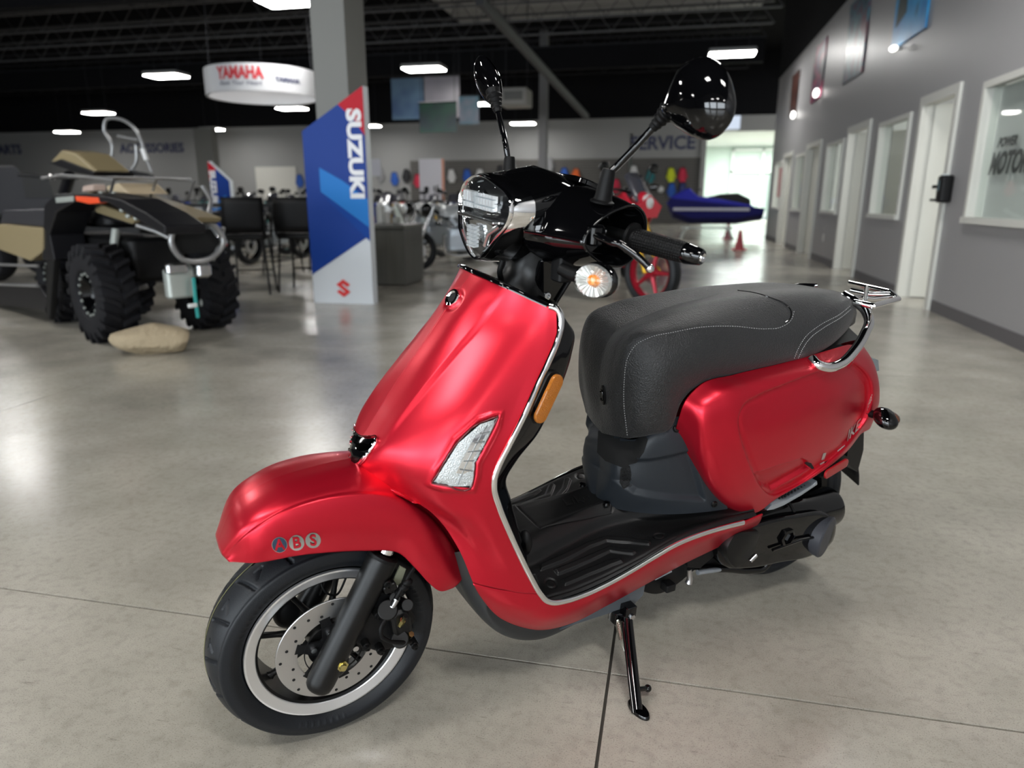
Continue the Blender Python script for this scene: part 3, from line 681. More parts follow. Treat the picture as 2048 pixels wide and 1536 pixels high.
# tail lamp, rear deck
tl = [P(1733, 712, .10), P(1757, 720, .085), P(1759, 742, .088), P(1741, 747, .105)]
M().loft([[p * (1, 1, 1) for p in tl], [p * (1, 0, 1) + np.array([-.03, 0, .0]) for p in tl]], caps=True).mir().build('tail_lamp', mat('smoked_lens', (.22, .27, .29), .12, .2, .6), bdo, bevel=.002)
M().grid(surf([[P(1580, 722, .12), P(1640, 702, .115), P(1690, 685, .10), P(1722, 678, .07)], [P(1580, 722, .12) * (1, 0, 1) + (0, 0, .03), P(1640, 700, .115) * (1, 0, 1) + (0, 0, .035), P(1690, 684, .10) * (1, 0, 1) + (0, 0, .03), P(1722, 676, .07) * (1, 0, 1) + (-.02, 0, .02)]], 30, 30), mirror=True).build('rear_deck', SBLK, S)

# ------------------------------------------------------------------ seat
L0 = [(1204, 866, 0), (1199, 800, 0), (1202, 730, 0), (1222, 672, 0), (1300, 628, 0), (1400, 597, 0), (1500, 580, 0), (1590, 574, 0), (1650, 578, 0), (1685, 586, 0), (1704, 597, 0), (1714, 625, 0)]
L1 = [(1228, 872, .042), (1220, 795, .045), (1224, 727, .045), (1245, 674, .052), (1322, 635, .062), (1425, 608, .070), (1535, 597, .074), (1615, 590, .072), (1668, 590, .062), (1696, 595, .048), (1708, 603, .03), (1713, 630, .02)]
L2 = [(1254, 877, .080), (1247, 795, .080), (1253, 728, .086), (1280, 682, .098), (1355, 660, .118), (1455, 652, .130), (1565, 658, .136), (1635, 640, .130), (1680, 615, .112), (1702, 602, .084), (1709, 606, .052), (1712, 634, .035)]
L3 = [(1256, 877, .083), (1274, 828, .112), (1302, 778, .132), (1328, 740, .142), (1392, 714, .150), (1466, 706, .153), (1568, 698, .152), (1632, 682, .147), (1682, 655, .128), (1705, 628, .096), (1712, 618, .056), (1711, 640, .045)]
L4 = [(1258, 877, .084), (1300, 869, .118), (1342, 854, .136), (1362, 806, .140), (1400, 768, .142), (1470, 748, .145), (1562, 727, .145), (1618, 713, .138), (1662, 690, .118), (1692, 662, .090), (1703, 645, .055), (1708, 648, .040)]
Cs = [[P(*q) for q in L] for L in (L0, L1, L2, L3, L4)]
Cs.append([np.array([p[0], p[1] * .6, p[2] - .015]) for p in Cs[-1]])
Gt = surf(Cs, 90, 240)
st0 = M().grid(Gt).bvh()
seat = M().grid(Gt, mirror=True); stb = seat.bvh(); sto = seat.build('seat', VINYL, S, weld=2e-4, smooth=70)
m = decal(M(), [(1259, 866), (1300, 860), (1336, 848), (1358, 803), (1396, 768), (1470, 746), (1560, 727), (1590, 719), (1608, 688), (1600, 680), (1500, 690), (1400, 700), (1330, 720), (1285, 760), (1262, 810)], stb, 14, .0006)
def stitches(m, px, bvh, n=160, off=.001, r=.0009, duty=2):
    c = curve([(x, y, 0) for x, y in px], n)[:, :2]; pts = []
    for x, y in c:
        try: pts.append(hit(x, y, bvh, off)[0])
        except RuntimeError: pts.append(None)
    for i in range(0, len(pts) - 2, 3):
        if pts[i] is not None and pts[i + 1] is not None and np.linalg.norm(pts[i + 1] - pts[i]) < .02: m.tube([pts[i], pts[i] * .25 + pts[i + 1] * .75 + 0, pts[i + 1] + (pts[i + 1] - pts[i]) * .35], r, 6)
    return m
m = M()
stitches(m, [(1255, 870), (1248, 800), (1249, 760), (1256, 715), (1272, 690), (1300, 675), (1345, 665), (1400, 655), (1470, 653), (1530, 658), (1560, 655), (1582, 640), (1588, 622)], stb, 330)
stitches(m, [(1588, 716), (1597, 695), (1612, 672), (1640, 650), (1680, 628), (1700, 612)], stb, 120)
stitches(m, [(1596, 716), (1605, 697), (1620, 676), (1646, 656), (1684, 633), (1702, 618)], stb, 120)
m.build('stitching', STITCH, sto)
pp = []
for x, y in curve([(x, y, 0) for x, y in [(1475, 581), (1510, 586), (1545, 597), (1570, 608), (1582, 622), (1581, 636), (1570, 646)]], 40)[:, :2]:
    try: pp.append(hit(x, y, stb, .0)[0])
    except RuntimeError: pass
M().tube(pp, .0016, 8).build('seat_piping', GBLK, sto)
# oval emblem on the front of the seat
p, n = hit(1207, 790, stb, .001); u = unit(np.cross(n, (0, 0, 1))); v = np.cross(u, n)
m = M(); L = []
for k, h in ((1, -.002), (1, .002), (.85, .0035), (.6, .003)): L.append([p + n * h + u * .0115 * k * math.cos(t) + v * .024 * k * math.sin(t) for t in [2 * PI * i / 28 for i in range(28)]])
m.loft(L, caps=True).build('seat_emblem', SBLK, sto)
m = M().tube([p + n * .0042 + u * .006 * math.cos(t) + v * .013 * math.sin(t) for t in np.linspace(.5, 5.6, 24)], .0012, 8); m.build('emblem_ring', GBLK, sto)
# ------------------------------------------------------------------ grab rail and rack
gr = PP([(1624, 718, .160), (1633, 728, .178), (1655, 735, .190), (1682, 727, .194), (1708, 702, .188), (1729, 668, .168), (1738, 640, .145), (1728, 618, .115), (1712, 604, .088)])
gr.append(np.array([gr[-1][0] - .01, .045, gr[-1][2] + .008]))
gro = M().tube(gr, .0118, 18, n=70).mir().build('grab_rail', CHR, S)
ZR = .846
c_ = [PZ(1708, 604, ZR), PZ(1746, 612, ZR), PZ(1796, 598, ZR), PZ(1779, 584, ZR), PZ(1698, 566, ZR)]
m = M(); m.tube([c_[0], c_[1] * .97 + c_[0] * .03, c_[1], c_[1] * .96 + c_[2] * .04, c_[2] * .96 + c_[1] * .04, c_[2], c_[2] * .8 + c_[3] * .2, c_[3] * .9 + c_[2] * .1, c_[3], c_[3] * .97 + c_[4] * .03, c_[4]], .0075, 14)
ra = m.build('luggage_rack', CHR, S)
m = M()
for t in (.33, .68):
    a = c_[1] * (1 - t) + c_[3] * t if False else c_[0] * (1 - t) + c_[4] * t; b = c_[2] * (1 - t) + c_[3] * t; m.tube([a + np.array([0, 0, -.004]), (a + b) / 2 + np.array([0, 0, -.008]), b], .0062, 12)
m.tube([c_[0] * .45 + c_[1] * .55 , c_[4] * .55 + c_[3] * .45], .006, 12)
m.build('rack_bar', CHR, ra)
m = M(); m.cyl(np.array([-1.40, 0, .84]), np.array([-1.36, 0, .74]), .012, seg=16); m.cyl(np.array([-1.30, .05, .84]), np.array([-1.30, .05, .72]), .010, seg=16); m.cyl(np.array([-1.30, -.05, .84]), np.array([-1.30, -.05, .72]), .010, seg=16); m.build('rack_stay', CHRS, ra)
# rear turn lamps
for s, px in ((1, (1771, 837)), ):
    c = P(px[0], px[1], .19); 
    for g in (1, -1):
        cc = c * (1, g, 1); pod = M().ell(cc, (.030, .036, .024), ax=(unit((1, -.25 * g, 0)), unit((.25 * g, 1, -.25)), (0, 0, 1))).build('rear_turn_lamp', GBLK, S)
        M().cyl(cc, cc * (1, .35, 1) + np.array([.02, 0, 0]), .010, .012, 14).build('lamp_stalk', RUBB, pod)
        M().ell(cc + np.array([-.012, 0, 0]), (.024, .030, .019)).build('lamp_lens', mat('smoke_amber', (.10, .03, .01), .1, 0, .6), pod)
# number plate bracket, red reflector, mudguard
q = PP([(1700, 880, .09), (1728, 860, .09), (1727, 900, .09), (1715, 944, .09), (1692, 926, .09)])
M().loft([q, [p * (1, -1, 1) for p in q]], caps=True).build('plate_bracket', SBLK, S, smooth=0)
q = PP([(1650, 925, .175), (1676, 905, .17), (1698, 915, .17), (1690, 925, .175), (1652, 950, .18), (1640, 955, .18)])
M().loft([q, [p - np.array([0, .04, 0]) for p in q]], caps=True).build('reflector_bracket', SBLK, S, smooth=0)
pill(M(), (1654, 948), (1690, 926), .0125, .184, .002, .004).build('red_side_reflector', REDR, S, smooth=30)
q = [np.array([-1.31 + .265 * math.cos(t), 0, .229 + .265 * math.sin(t)]) for t in np.linspace(.5, 2.9, 18)]
M().loft([[p + np.array([0, y, -abs(y) * .3]) for p in q] for y in (-.085, -.07, 0, .07, .085)], closed=False).build('rear_mudguard', MBLK, S, solid=.004)
ry = at_axle(tyre_mesh(.235, .066, .168, tread=False, seg=160), (-1.31, 0, .235)); ry.build('rear_tyre', RUB, S, weld=1e-5)
M().lathe([(.168, -.045), (.150, -.04), (.145, .0), (.150, .04), (.168, .045)], (-1.31, 0, .235), AX, 64).build('rear_rim', SBLK, S)
M().lathe([(0, -.04), (.15, -.02), (.15, .0), (0, .02)], (-1.31, 0, .235), AX, 64).build('rear_wheel_hub', SBLK, S)
# ------------------------------------------------------------------ engine and transmission
ec = [(1452, 1085), (1470, 1066), (1520, 1048), (1600, 1030), (1660, 1028), (1680, 1050), (1672, 1085), (1640, 1108), (1560, 1128), (1490, 1140), (1455, 1138), (1445, 1110)]
def pod(px, y0, y1, scale=.93):
    a = [P(x, y, y1) for x, y in px]; c = sum(a) / len(a); a = list(curve(a, 48, True)); L = []
    for yy, k in ((y0, 1.), (y1 - .022, 1.), (y1 - .010, .985), (y1 - .002, .94), (y1, .88)): L.append([c + (p - c) * k + np.array([0, yy - y1, 0]) for p in a])
    return M().loft(L, caps=True)
ego = pod(ec, .02, .165).build('transmission_cover', GBLK, S, smooth=50)
pod([(1462, 1130), (1455, 1095), (1470, 1070), (1500, 1062), (1522, 1066), (1515, 1090), (1490, 1128), (1476, 1138)], .12, .178).build('clutch_cover', SBLK, ego)
e = P(1655, 1076, .175); m = M().lathe([(.0, -.03), (.058, -.03), (.060, -.004), (.056, .0), (0, .002)], e, unit((-.35, 1, -.05)), 40); m.build('end_cap', mat('slate_cap', (.035, .037, .045), .5), ego)
m = M().lathe([(0, -.02), (.026, -.02), (.026, .004), (.019, .006), (.017, -.012), (0, -.012)], P(1575, 1075, .17), AX, 6); m.build('kick_boss', GBLK, ego, smooth=20)
m = M(); m.tube(PP([(1545, 1100, .172), (1600, 1080, .172), (1640, 1072, .172)]), .004, 8); m.build('cover_rib', GBLK, ego)
m = M().cyl(P(1500, 1122, .176), P(1512, 1110, .176), .006, seg=12); m.build('cover_bolt', CHRS, ego)
a, b = P(1470, 1052, .10), P(1655, 1012, .10); d = unit(b - a)
m = M().tube([a - d * .01, a, a + d * .02, b - d * .02, b, b + d * .012], [.03, .055, .060, .060, .056, .03], 36); m.build('air_box', GBLK, S)
m = M().tube([a + (b - a) * .42, a + (b - a) * .44], .0625, 36); m.build('air_box_band', SBLK, S)
q = PP([(1532, 1020, .16), (1542, 1008, .16), (1575, 998, .16), (1625, 968, .16), (1632, 960, .16), (1633, 968, .16), (1600, 990, .16), (1565, 1010, .16), (1545, 1018, .16)])
M().loft([[p + (0, y, 0) for p in q] for y in (-.02, .004)], caps=True).build('footpeg_hanger', CAST, S, smooth=0, bevel=.002)
m = M()
for k in range(11): x = 1560 + k * 6.2; m.tube(PP([(x, 994 - (x - 1560) * .48, .15), (x - 3, 1001 - (x - 1560) * .48, .15)]), .003, 6)
m.build('hanger_teeth', MBLK, S)
# crankcase, linkage and small parts under the floor
cc = [(1280, 1180), (1320, 1140), (1380, 1110), (1450, 1085), (1470, 1120), (1450, 1140), (1390, 1140), (1360, 1165), (1320, 1190), (1295, 1190)]
pod(cc, -.10, .10).build('crankcase', MBLK, S)
q = PP([(1374, 1105, .13), (1435, 1080, .13), (1432, 1110, .13), (1400, 1138, .13), (1376, 1135, .13)]); M().loft([q, [p - np.array([0, .02, 0]) for p in q]], caps=True).build('engine_mount', MBLK, S, smooth=0, bevel=.003)
m = M()
for k in range(4): m.tube(PP([(1310, 1150 + 3 * k, .125), (1343, 1132 + 3.5 * k, .125)]), .0022, 8)
q = PP([(1308, 1152, .12), (1344, 1128, .12), (1343, 1140, .12), (1312, 1156, .12)]); m.loft([q, [p - np.array([0, .01, 0]) for p in q]], caps=True); m.build('finned_cooler', CAST, S)
m = M().tube(PP([(1395, 1145, .12), (1448, 1137, .12)]), .0065, 14); m.build('stand_spring_rod', CAST, S)
m = M().tube(PP([(1378, 1138, .12), (1380, 1158, .12), (1377, 1166, .12)]), [.006, .008, .010], 14); m.build('drain_bolt', STEEL, S)
m = M(); m.tube(PP([(1395, 1137, .10), (1450, 1137, .12), (1500, 1140, .13), (1525, 1136, .135), (1545, 1112, .14), (1562, 1085, .145)]), .0105, 16, n=50); m.build('centre_stand', GBLK, S)
m = M().rbox(P(1336, 1172, .12), (.03, .028, .02), .004); m.build('stand_switch', MBLK, S)
q = PP([(1405, 1128, .05), (1420, 1115, .05), (1445, 1125, .05), (1440, 1132, .05)]); M().loft([q, [p - np.array([0, .03, 0]) for p in q]], caps=True).build('oil_pan', CAST, S, smooth=0)
m = M(); m.rbox((-.95, 0, .30), (.35, .20, .12), .04); m.build('engine_block', MBLK, S)
a_, b_ = np.array([-.95, -.13, .20]), np.array([-1.42, -.19, .30]); M().tube([a_, a_ * .9 + b_ * .1, b_ * .9 + a_ * .1, b_], [.03, .055, .06, .04], 28).build('exhaust_silencer', SBLK, S)
# belly
bl = []
for x, z, w, hh in ((-.235, .40, .12, .05), (-.262, .325, .13, .05), (-.30, .235, .135, .06), (-.36, .162, .135, .06), (-.45, .120, .13, .06), (-.54, .125, .125, .07), (-.62, .145, .12, .08)):
    bl.append([(x - .10 if x > -.28 else x, w, z + hh), (x - .02 if x > -.28 else x, w - .006, z + .015), (x, w * .75, z), (x, w * .4, z - .008), (x, 0, z - .01)])
M().grid(surf(bl, 60, 40), mirror=True).build('belly_pan', mat('belly_plastic', (.022, .024, .025), .45), S, weld=1e-4)
q = PP([(1120, 1262, .135), (1205, 1215, .14), (1292, 1166, .145), (1288, 1190, .145), (1270, 1209, .142), (1215, 1229, .14), (1150, 1250, .137)])
M().loft([[p - np.array([0, .10, 0]) for p in q], q], caps=True).build('lower_side_cover', mat('steel_grey_plastic', (.075, .085, .095), .45), S, smooth=0, bevel=.003)
# ------------------------------------------------------------------ side stand
def loc(w): return R3 @ (np.asarray(w) - ORG)
ft = loc(atZ(1276, 1423, .006)); tp = P(1254, 1225, .150); dd = unit(ft - tp)
sso = M().tube([tp, tp + dd * .03, ft - dd * .002], [.0125, .0115, .0105], 18).build('side_stand', GBLK, S)
m = M().tube([tp + (.013, 0, 0) + dd * .02, ft + (.011, 0, .0)], .0055, 12); m.build('stand_gusset', GBLK, sso)
g3 = R3 @ np.array([0, 0, 1.]); u = unit(loc(atZ(1292, 1436, .0)) - loc(atZ(1262, 1405, .0))); v = unit(np.cross(g3, u)); c = loc(atZ(1277, 1422, .0)); L = []
for k, h in ((1, 0.0005), (1.0, .005), (.93, .008), (.5, .008)): L.append([c + g3 * h + u * .034 * k * math.cos(t) + v * .016 * k * math.sin(t) for t in [2 * PI * i / 28 for i in range(28)]])
M().loft(L, caps=True).build('stand_foot', GBLK, sso)
kp = tp + (ft - tp) * .79; m = M(); e = kp + (P(1300, 1379, .27) - P(1276, 1381, .27)); m.cyl(kp, e, .0055, seg=14); m.ell(e, .0085); m.build('stand_peg', GBLK, sso)
m = M(); s0, s1 = P(1234, 1238, .150), P(1243, 1277, .165); s1 = s1 + 0; ax = s1 - s0; uu, vv, aa = frame(ax)
m.tube([s0 + ax * t / 150. + (uu * math.cos(t * .7) + vv * math.sin(t * .7)) * .0058 for t in range(150)], .0017, 6)
m.tube([s1, s1 + aa * .02 - uu * .003, s1 + aa * .032 + (kp - tp) * .0, s1 + aa * .034 + np.array([-.008, 0, 0])], .0014, 6); m.build('stand_spring', mat('zinc', (.55, .55, .48), .3, 1), sso)
m = M().rbox(P(1240, 1228, .14), (.05, .03, .03), .004); m.rbox(tp + (0, 0, .01), (.03, .035, .03), .004); m.build('stand_bracket', GBLK, sso)
m = M().cyl(tp - (0, .0, 0), tp + (0, .022, 0), .008, seg=6); m.build('pivot_bolt', CHRS, sso)

# ------------------------------------------------------------------ headlamp
HO = [(0, 1.128), (.030, 1.124), (.060, 1.115), (.085, 1.105), (.101, 1.091), (.106, 1.074), (.101, 1.055), (.086, 1.033), (.066, 1.012), (.046, .994), (.025, .980), (0, .973)]
hh = curve([(y, z, 0) for y, z in HO], 41)[:, :2]; hh[0, 0] = hh[-1, 0] = 0
HL = np.array([(a, b) for a, b in hh] + [(-a, b) for a, b in hh[-2:0:-1]])
HC = np.array([0, 1.060])
def hx(y, z): return -.303 - 2.3 * y * y - .35 * max(z - 1.08, 0) - .25 * max(1.02 - z, 0)
def hloop(k, dx, cz=1.060, dz=0): return [np.array([hx(y, z) + dx, y * k, cz + (z - cz) * k + dz]) for y, z in HL]
m = M().loft([hloop(1.0, -.004), hloop(1.01, .001), hloop(.99, .005), hloop(.955, .003), hloop(.93, -.006), hloop(.92, -.03)])
hlo = m.build('headlamp_rim', CHR, S, smooth=50)
def bandloop(k, x0): return [np.array([x0 + .02 * max(0, (z - 1.09) / .04) - .0 * y, y * k, 1.060 + (z - 1.060) * (k + .01)]) for y, z in HL]
m = M().loft([hloop(1.0, -.003), [p * .5 + q * .5 + 0 for p, q in zip(hloop(1.035, 0), bandloop(1.045, -.352))], bandloop(1.07, -.372)]); m.build('headlamp_band', CHR, S, smooth=50)
m = M().loft([hloop(.93, .004), hloop(.8, .0075), hloop(.55, .0105), hloop(.25, .012)], caps=False)
L = hloop(.02, .0125); m.loft([hloop(.25, .012), L], caps=False); m.build('headlamp_lens', GLASS, hlo, smooth=60)
m = M().loft([hloop(.93, -.006), hloop(.90, -.022), hloop(.80, -.034), hloop(.5, -.042)], caps=True); m.build('headlamp_housing', mat('lamp_housing_grey', (.012, .012, .013), .2, .3), hlo)
m = M(); m.tube(hloop(.84, -.012), .0048, 10, closed=True); m.build('running_light_ring', mat('light_guide', (.40, .43, .45), .15, .6, .5), hlo)
def hp_(y, z, d): return np.array([hx(y, z) + d, y, z])
def fac(m, o, u, v, nx, ny, amp):
    for i in range(nx):
        for j in range(ny):
            p = o + u * ((i + .5) / nx - .5) + v * ((j + .5) / ny - .5); m.box(p, (amp, np.linalg.norm(u) / nx * .78, np.linalg.norm(v) / ny * .85), ax=((1, .25 * ((i % 2) - .5), .3 * ((j % 2) - .5)), unit(u), unit(v)))
m = M()
m.loft([[hp_(y, z, -.014) for y, z in ((-.066, 1.064), (-.062, 1.092), (-.04, 1.104), (.0, 1.108), (.045, 1.100), (.075, 1.088), (.082, 1.068), (.04, 1.060), (-.03, 1.058))], [hp_(y * .8, 1.08 + (z - 1.08) * .75, -.034) for y, z in ((-.066, 1.064), (-.062, 1.092), (-.04, 1.104), (.0, 1.108), (.045, 1.100), (.075, 1.088), (.082, 1.068), (.04, 1.060), (-.03, 1.058))]], caps=True)
m.loft([[hp_(y, z, -.014) for y, z in ((-.050, 1.040), (-.02, 1.045), (.03, 1.045), (.06, 1.040), (.045, 1.015), (.02, .996), (-.015, .992), (-.035, 1.008))], [hp_(y * .6, 1.02 + (z - 1.02) * .6, -.036) for y, z in ((-.050, 1.040), (-.02, 1.045), (.03, 1.045), (.06, 1.040), (.045, 1.015), (.02, .996), (-.015, .992), (-.035, 1.008))]], caps=True)
m.build('lamp_reflector', CHR, hlo, smooth=20)
m = M(); fac(m, hp_(.032, 1.083, -.008), np.array([0, .075, 0]), np.array([0, 0, .028]), 13, 4, .010); fac(m, hp_(-.036, 1.082, -.010), np.array([0, .045, 0]), np.array([0, 0, .030]), 7, 3, .010)
fac(m, hp_(-.012, 1.016, -.008), np.array([0, .034, 0]), np.array([0, 0, .040]), 3, 11, .010); m.build('lamp_facets', mat('lamp_facet', (.86, .90, .92), .22, .55), hlo, smooth=0)
m = M(); m.rbox(hp_(.01, 1.052, -.012), (.024, .15, .005), .002); m.tube([hp_(.075, 1.045, -.006), hp_(.05, 1.028, -.004), (hp_(.036, 1.005, -.004))], .0042, 10); m.build('lamp_divider', CHRS, hlo)
m = M(); q = [(.088, 1.050), (.052, 1.034), (.034, 1.000), (.028, .985), (.05, .998), (.078, 1.028)]; m.loft([[hp_(y, z, -.010) for y, z in q], [hp_(y, z, -.02) for y, z in q]], caps=True); m.build('lamp_fin', GBLK, hlo, smooth=0)
# ------------------------------------------------------------------ handlebar cowl
def sect(x, w, zt, zb, sh=0.):
    out = []
    for t in np.linspace(0, 2 * PI, 80, endpoint=False):
        c, s = math.cos(t), math.sin(t); e = .62
        y = w * math.copysign(abs(s) ** e, s); z = (zt + zb) / 2 + (zt - zb) / 2 * math.copysign(abs(c) ** .8, c)
        out.append(np.array([x + sh * (z - 1.06), y * (1 - .30 * max(0, (1.04 - z) / .07)), z]))
    return out
def bl80(k, x0):
    L = bandloop(k, x0); return L
m = M()
sec = [bandloop(1.055, -.366)]
half = np.array(sec[0]); 
def morph(x, w, zt, zb, zc=1.06, top=None):
    out = []
    for q in half:
        y, z = q[1], q[2]; y2 = y * w / .112; z2 = zt + (z - 1.132) * (zt - zb) / (1.132 - .968); out.append(np.array([x + (.012 if z > 1.1 else 0) * 0, y2, z2]))
    return out
sec += [morph(-.40, .113, 1.1415, .970), morph(-.43, .113, 1.1465, .974), morph(-.47, .108, 1.137, .978), morph(-.52, .10, 1.118, .98), morph(-.565, .09, 1.095, .985), morph(-.60, .07, 1.07, .995)]
cw = M().loft(sec, caps=True); cwo = cw.build('handlebar_cowl', GBLK, S, smooth=60)
W = {.2: [(1165, 485), (1174, 462), (1190, 445), (1228, 420), (1270, 411), (1287, 430), (1289, 462), (1276, 500), (1250, 527), (1192, 520)],
     .15: [(1106, 474), (1120, 450), (1140, 424), (1178, 397), (1222, 390), (1250, 405), (1255, 440), (1248, 485), (1215, 522), (1140, 523)],
     .10: [(1052, 464), (1066, 440), (1088, 408), (1124, 378), (1168, 372), (1205, 387), (1215, 420), (1215, 470), (1180, 517), (1092, 523)]}
wl = {k: list(curve([P(x, y, k) for x, y in v], 60, True)) for k, v in W.items()}
def shr(L, k, dy): c = sum(L) / len(L); return [c + (p - c) * k + np.array([0, dy, 0]) for p in L]
m = M().loft([shr(wl[.10], .9, -.07), wl[.10], wl[.15], wl[.2], shr(wl[.2], .985, .004), shr(wl[.2], .93, .004), shr(wl[.2], .88, -.004), shr(wl[.2], .80, -.05)], caps=True).mir()
m.build('handlebar_wing', GBLK, S, smooth=45)
for sg in (1, -1):
    g = np.array([1, sg, 1]); M().ribbon([p * g for p in shr(wl[.2], .985, .003)], (0, sg, 0), .003, .003, closed=True).build('wing_edge_bead', GBLK, cwo)
    lg = [P(x, y, yy) * g for x, y, yy in ((1050, 463, .10), (1080, 468, .125), (1120, 476, .16), (1160, 484, .195))]; M().tube(lg, .0028, 8).build('wing_ridge', GBLK, cwo)
# triangular marker and instrument hood
tr = [P(1196, 434, .185), P(1200, 415, .175), P(1224, 418, .185)]; M().tube(tr + [tr[0]], .0016, 8).build('cowl_marker', CHRS, cwo)
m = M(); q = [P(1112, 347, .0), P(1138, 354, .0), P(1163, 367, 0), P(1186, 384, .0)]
m.tube([p + np.array([0, 0, 0]) for p in q], [.002, .0035, .0035, .002], 8); m.build('lens_reflection_streak', mat('reflection_white', (.8, .8, .8), .15), cwo)  # white tube shaped to stand in for a reflection along the instrument lens
M().rbox((-.535, 0, 1.112), (.10, .15, .012), .03, 5, ax=((1, 0, .35), (0, 1, 0), (-.35, 0, 1))).build('instrument_panel', GBLK, cwo)
# bars, grips, levers
GI, GE = P(1262, 476, .200), P(1371, 506, .305); ga = unit(GE - GI)
for s in (1, -1):
    g = np.array([1, s, 1]); a, e = GI * g, GE * g; d = unit(e - a)
    grip = M(); L = []; nseg = 48
    N = 92
    for i in range(N):
        t = i / (N - 1); Lr = []
        for k in range(nseg * 2):
            an = 2 * PI * k / (nseg * 2); u, v, _ = frame(d); bump = .0011 * ((i % 4) < 2) * ((k % 4) < 2)
            r = .0192 + (bump if .10 < t < .97 else 0) + (.0085 * (t < .06)) - .0022 * t
            Lr.append(a + (e - a) * t + r * (math.cos(an) * u + math.sin(an) * v))
        L.append(Lr)
    grip.loft(L, caps=True).build('handlebar_grip', RUBB, S, smooth=30)
    be = M().lathe([(0, -.001), (.0175, -.001), (.0180, .004), (.0170, .010), (.0135, .030), (.0120, .032), (.0, .032)], e, d, 28).build('bar_end_weight', GBLK, S)
    M().lathe([(0, .033), (.003, .033), (.003, .0335), (.0075, .0345), (.0085, .031)], e, d, 24).build('bar_end_bolt', CHR, be)
    M().cyl(a - d * .10, a + d * .01, .011, seg=20).build('handlebar_tube', SBLK, S)
    lv = [P(1186, 468, .205), P(1205, 477, .225), P(1222, 484, .245), P(1236, 487, .258), P(1256, 499, .272), P(1276, 514, .286), P(1292, 529, .298), P(1300, 537, .303)]
    lv = [p * g for p in lv]; lm_ = M().tube(lv, [.007, .007, .0065, .0062, .0066, .0066, .006, .0065], 14, n=50)
    lo = lm_.build('brake_lever', GBLK, S); M().ell(lv[-1], .0075).build('lever_ball', CHRS, lo)
    M().rbox(P(1190, 470, .200) * g, (.03, .03, .035), .008).build('lever_bracket', GBLK, S)
    M().tube([P(1183, 476, .207) * g, P(1192, 471, .209) * g, P(1203, 468, .210) * g, P(1210, 462, .209) * g], .0045, 10, n=16).build('lever_clamp', CHRS, S)
    # mirror stem
    b0_ = P(1204, 406, .172) * g; b1 = P(1214, 358, .176) * g
    M().lathe([(0, 0), (.021, 0), (.0215, .003), (.0165, .006), (.0150, .012), (.0120, .052), (.0105, .058), (0, .058)], b0_, b1 - b0_, 28).build('mirror_boot', RUBB, S)
    if s == 1: st = [b1, P(1220, 346, .178), P(1234, 332, .184), P(1268, 297, .205), P(1300, 262, .222), P(1322, 238, .236)]; mc = P(1400, 196, .318)
    else: st = [P(1018, 345, -.175), P(1016, 318, -.178), P(1013, 298, -.182), P(1006, 265, -.20), P(998, 232, -.22), P(992, 208, -.235)]; mc = None
    if s == -1: st = [b1] + st[1:]
    so = M().tube(st, .0062, 14, n=40).build('mirror_stem', GBLK, S)
    d2 = unit(st[-1] - st[-2]); e2 = st[-1]
    bo = M()
    for k in range(4): bo.lathe([(.0075 + .0022 * k, -.004 + .009 * k), (.0105 + .0024 * k, .001 + .009 * k), (.0095 + .0024 * k, .005 + .009 * k)], e2 - d2 * .012, d2, 24)
    bo.cyl(e2 - d2 * .02, e2 + d2 * .032, .008, .016, 20); bo.build('mirror_bellows', RUBB, so)
ML = [(1339, 200), (1353, 164), (1372, 131), (1397, 116), (1419, 114.5), (1441, 127), (1456, 149), (1466, 182), (1469, 210), (1463, 238), (1448, 262), (1420, 280), (1397, 277), (1374, 265), (1348, 246), (1331, 224)]
MR = [(959, 112), (967, 111), (979, 123), (989, 137), (996, 153), (1000, 175), (1000, 194), (990, 208), (980, 208), (969, 197), (959, 178), (951, 153), (951, 128)]
for px, x0, dn in ((ML, -.53, .75), (MR, -.50, .30)):
    lp = list(curve([PX(x, y, x0) for x, y in px], 72, True)); c = sum(lp) / len(lp); L = []
    for k, dx in ((.97, -.006), (1.0, -.002), (1.0, .004), (.975, .012), (.90, .022), (.75, .032), (.5, .040), (.25, .044), (.04, .045)):
        L.append([c + (p - c) * k + np.array([dx * dn, 0, 0]) for p in lp])
    mo = M().loft(L, caps=True).build('mirror_shell', GBLK, S, smooth=50)
    M().loft([[c + (p - c) * .95 + np.array([-.0065, 0, 0]) for p in lp], [c + (p - c) * .94 + np.array([-.0075, 0, 0]) for p in lp]], caps=True).build('mirror_glass', CHR, mo, smooth=0)
# steering column and covers
a, b = P(1040, 588, .0), P(1085, 515, .0); nk = []
for t, wx, wy in ((-.25, .075, .075), (.0, .066, .066), (.35, .050, .052), (.7, .056, .06), (1.1, .075, .08)):
    c = a + (b - a) * t; nk.append([c + np.array([wx * math.cos(q) * (1.25 if math.cos(q) < 0 else 1), wy * math.sin(q), .02 * math.cos(q)]) for q in np.linspace(0, 2 * PI, 32, endpoint=False)])
co = M().loft(nk, caps=True); co.build('steering_column', SBLK, S, smooth=60)
q = [P(1085, 600, .055), P(1112, 607, .055), P(1146, 548, .07), P(1150, 520, .07), P(1085, 520, .07), P(1072, 560, .055)]
cco = M().loft([q, [p * (1, -1, 1) for p in q]], caps=True).build('column_cover', GBLK, S, smooth=0, bevel=.004)
p = P(1094, 592, .057); M().lathe([(0, .001), (.0035, .001), (.004, .004), (.007, .0035), (.008, -.002)], p, AX, 18).build('cover_screw', CHRS, cco)
M().tube([P(1113, 604, .06), P(1148, 548, .072)], .0035, 10).build('brake_cable', RUBB, S)
m = M().tube([P(1003, 562, .03), P(1000, 540, .045), P(1006, 520, .05)], .0055, 10, n=20); m.build('control_cable', RUBB, S)
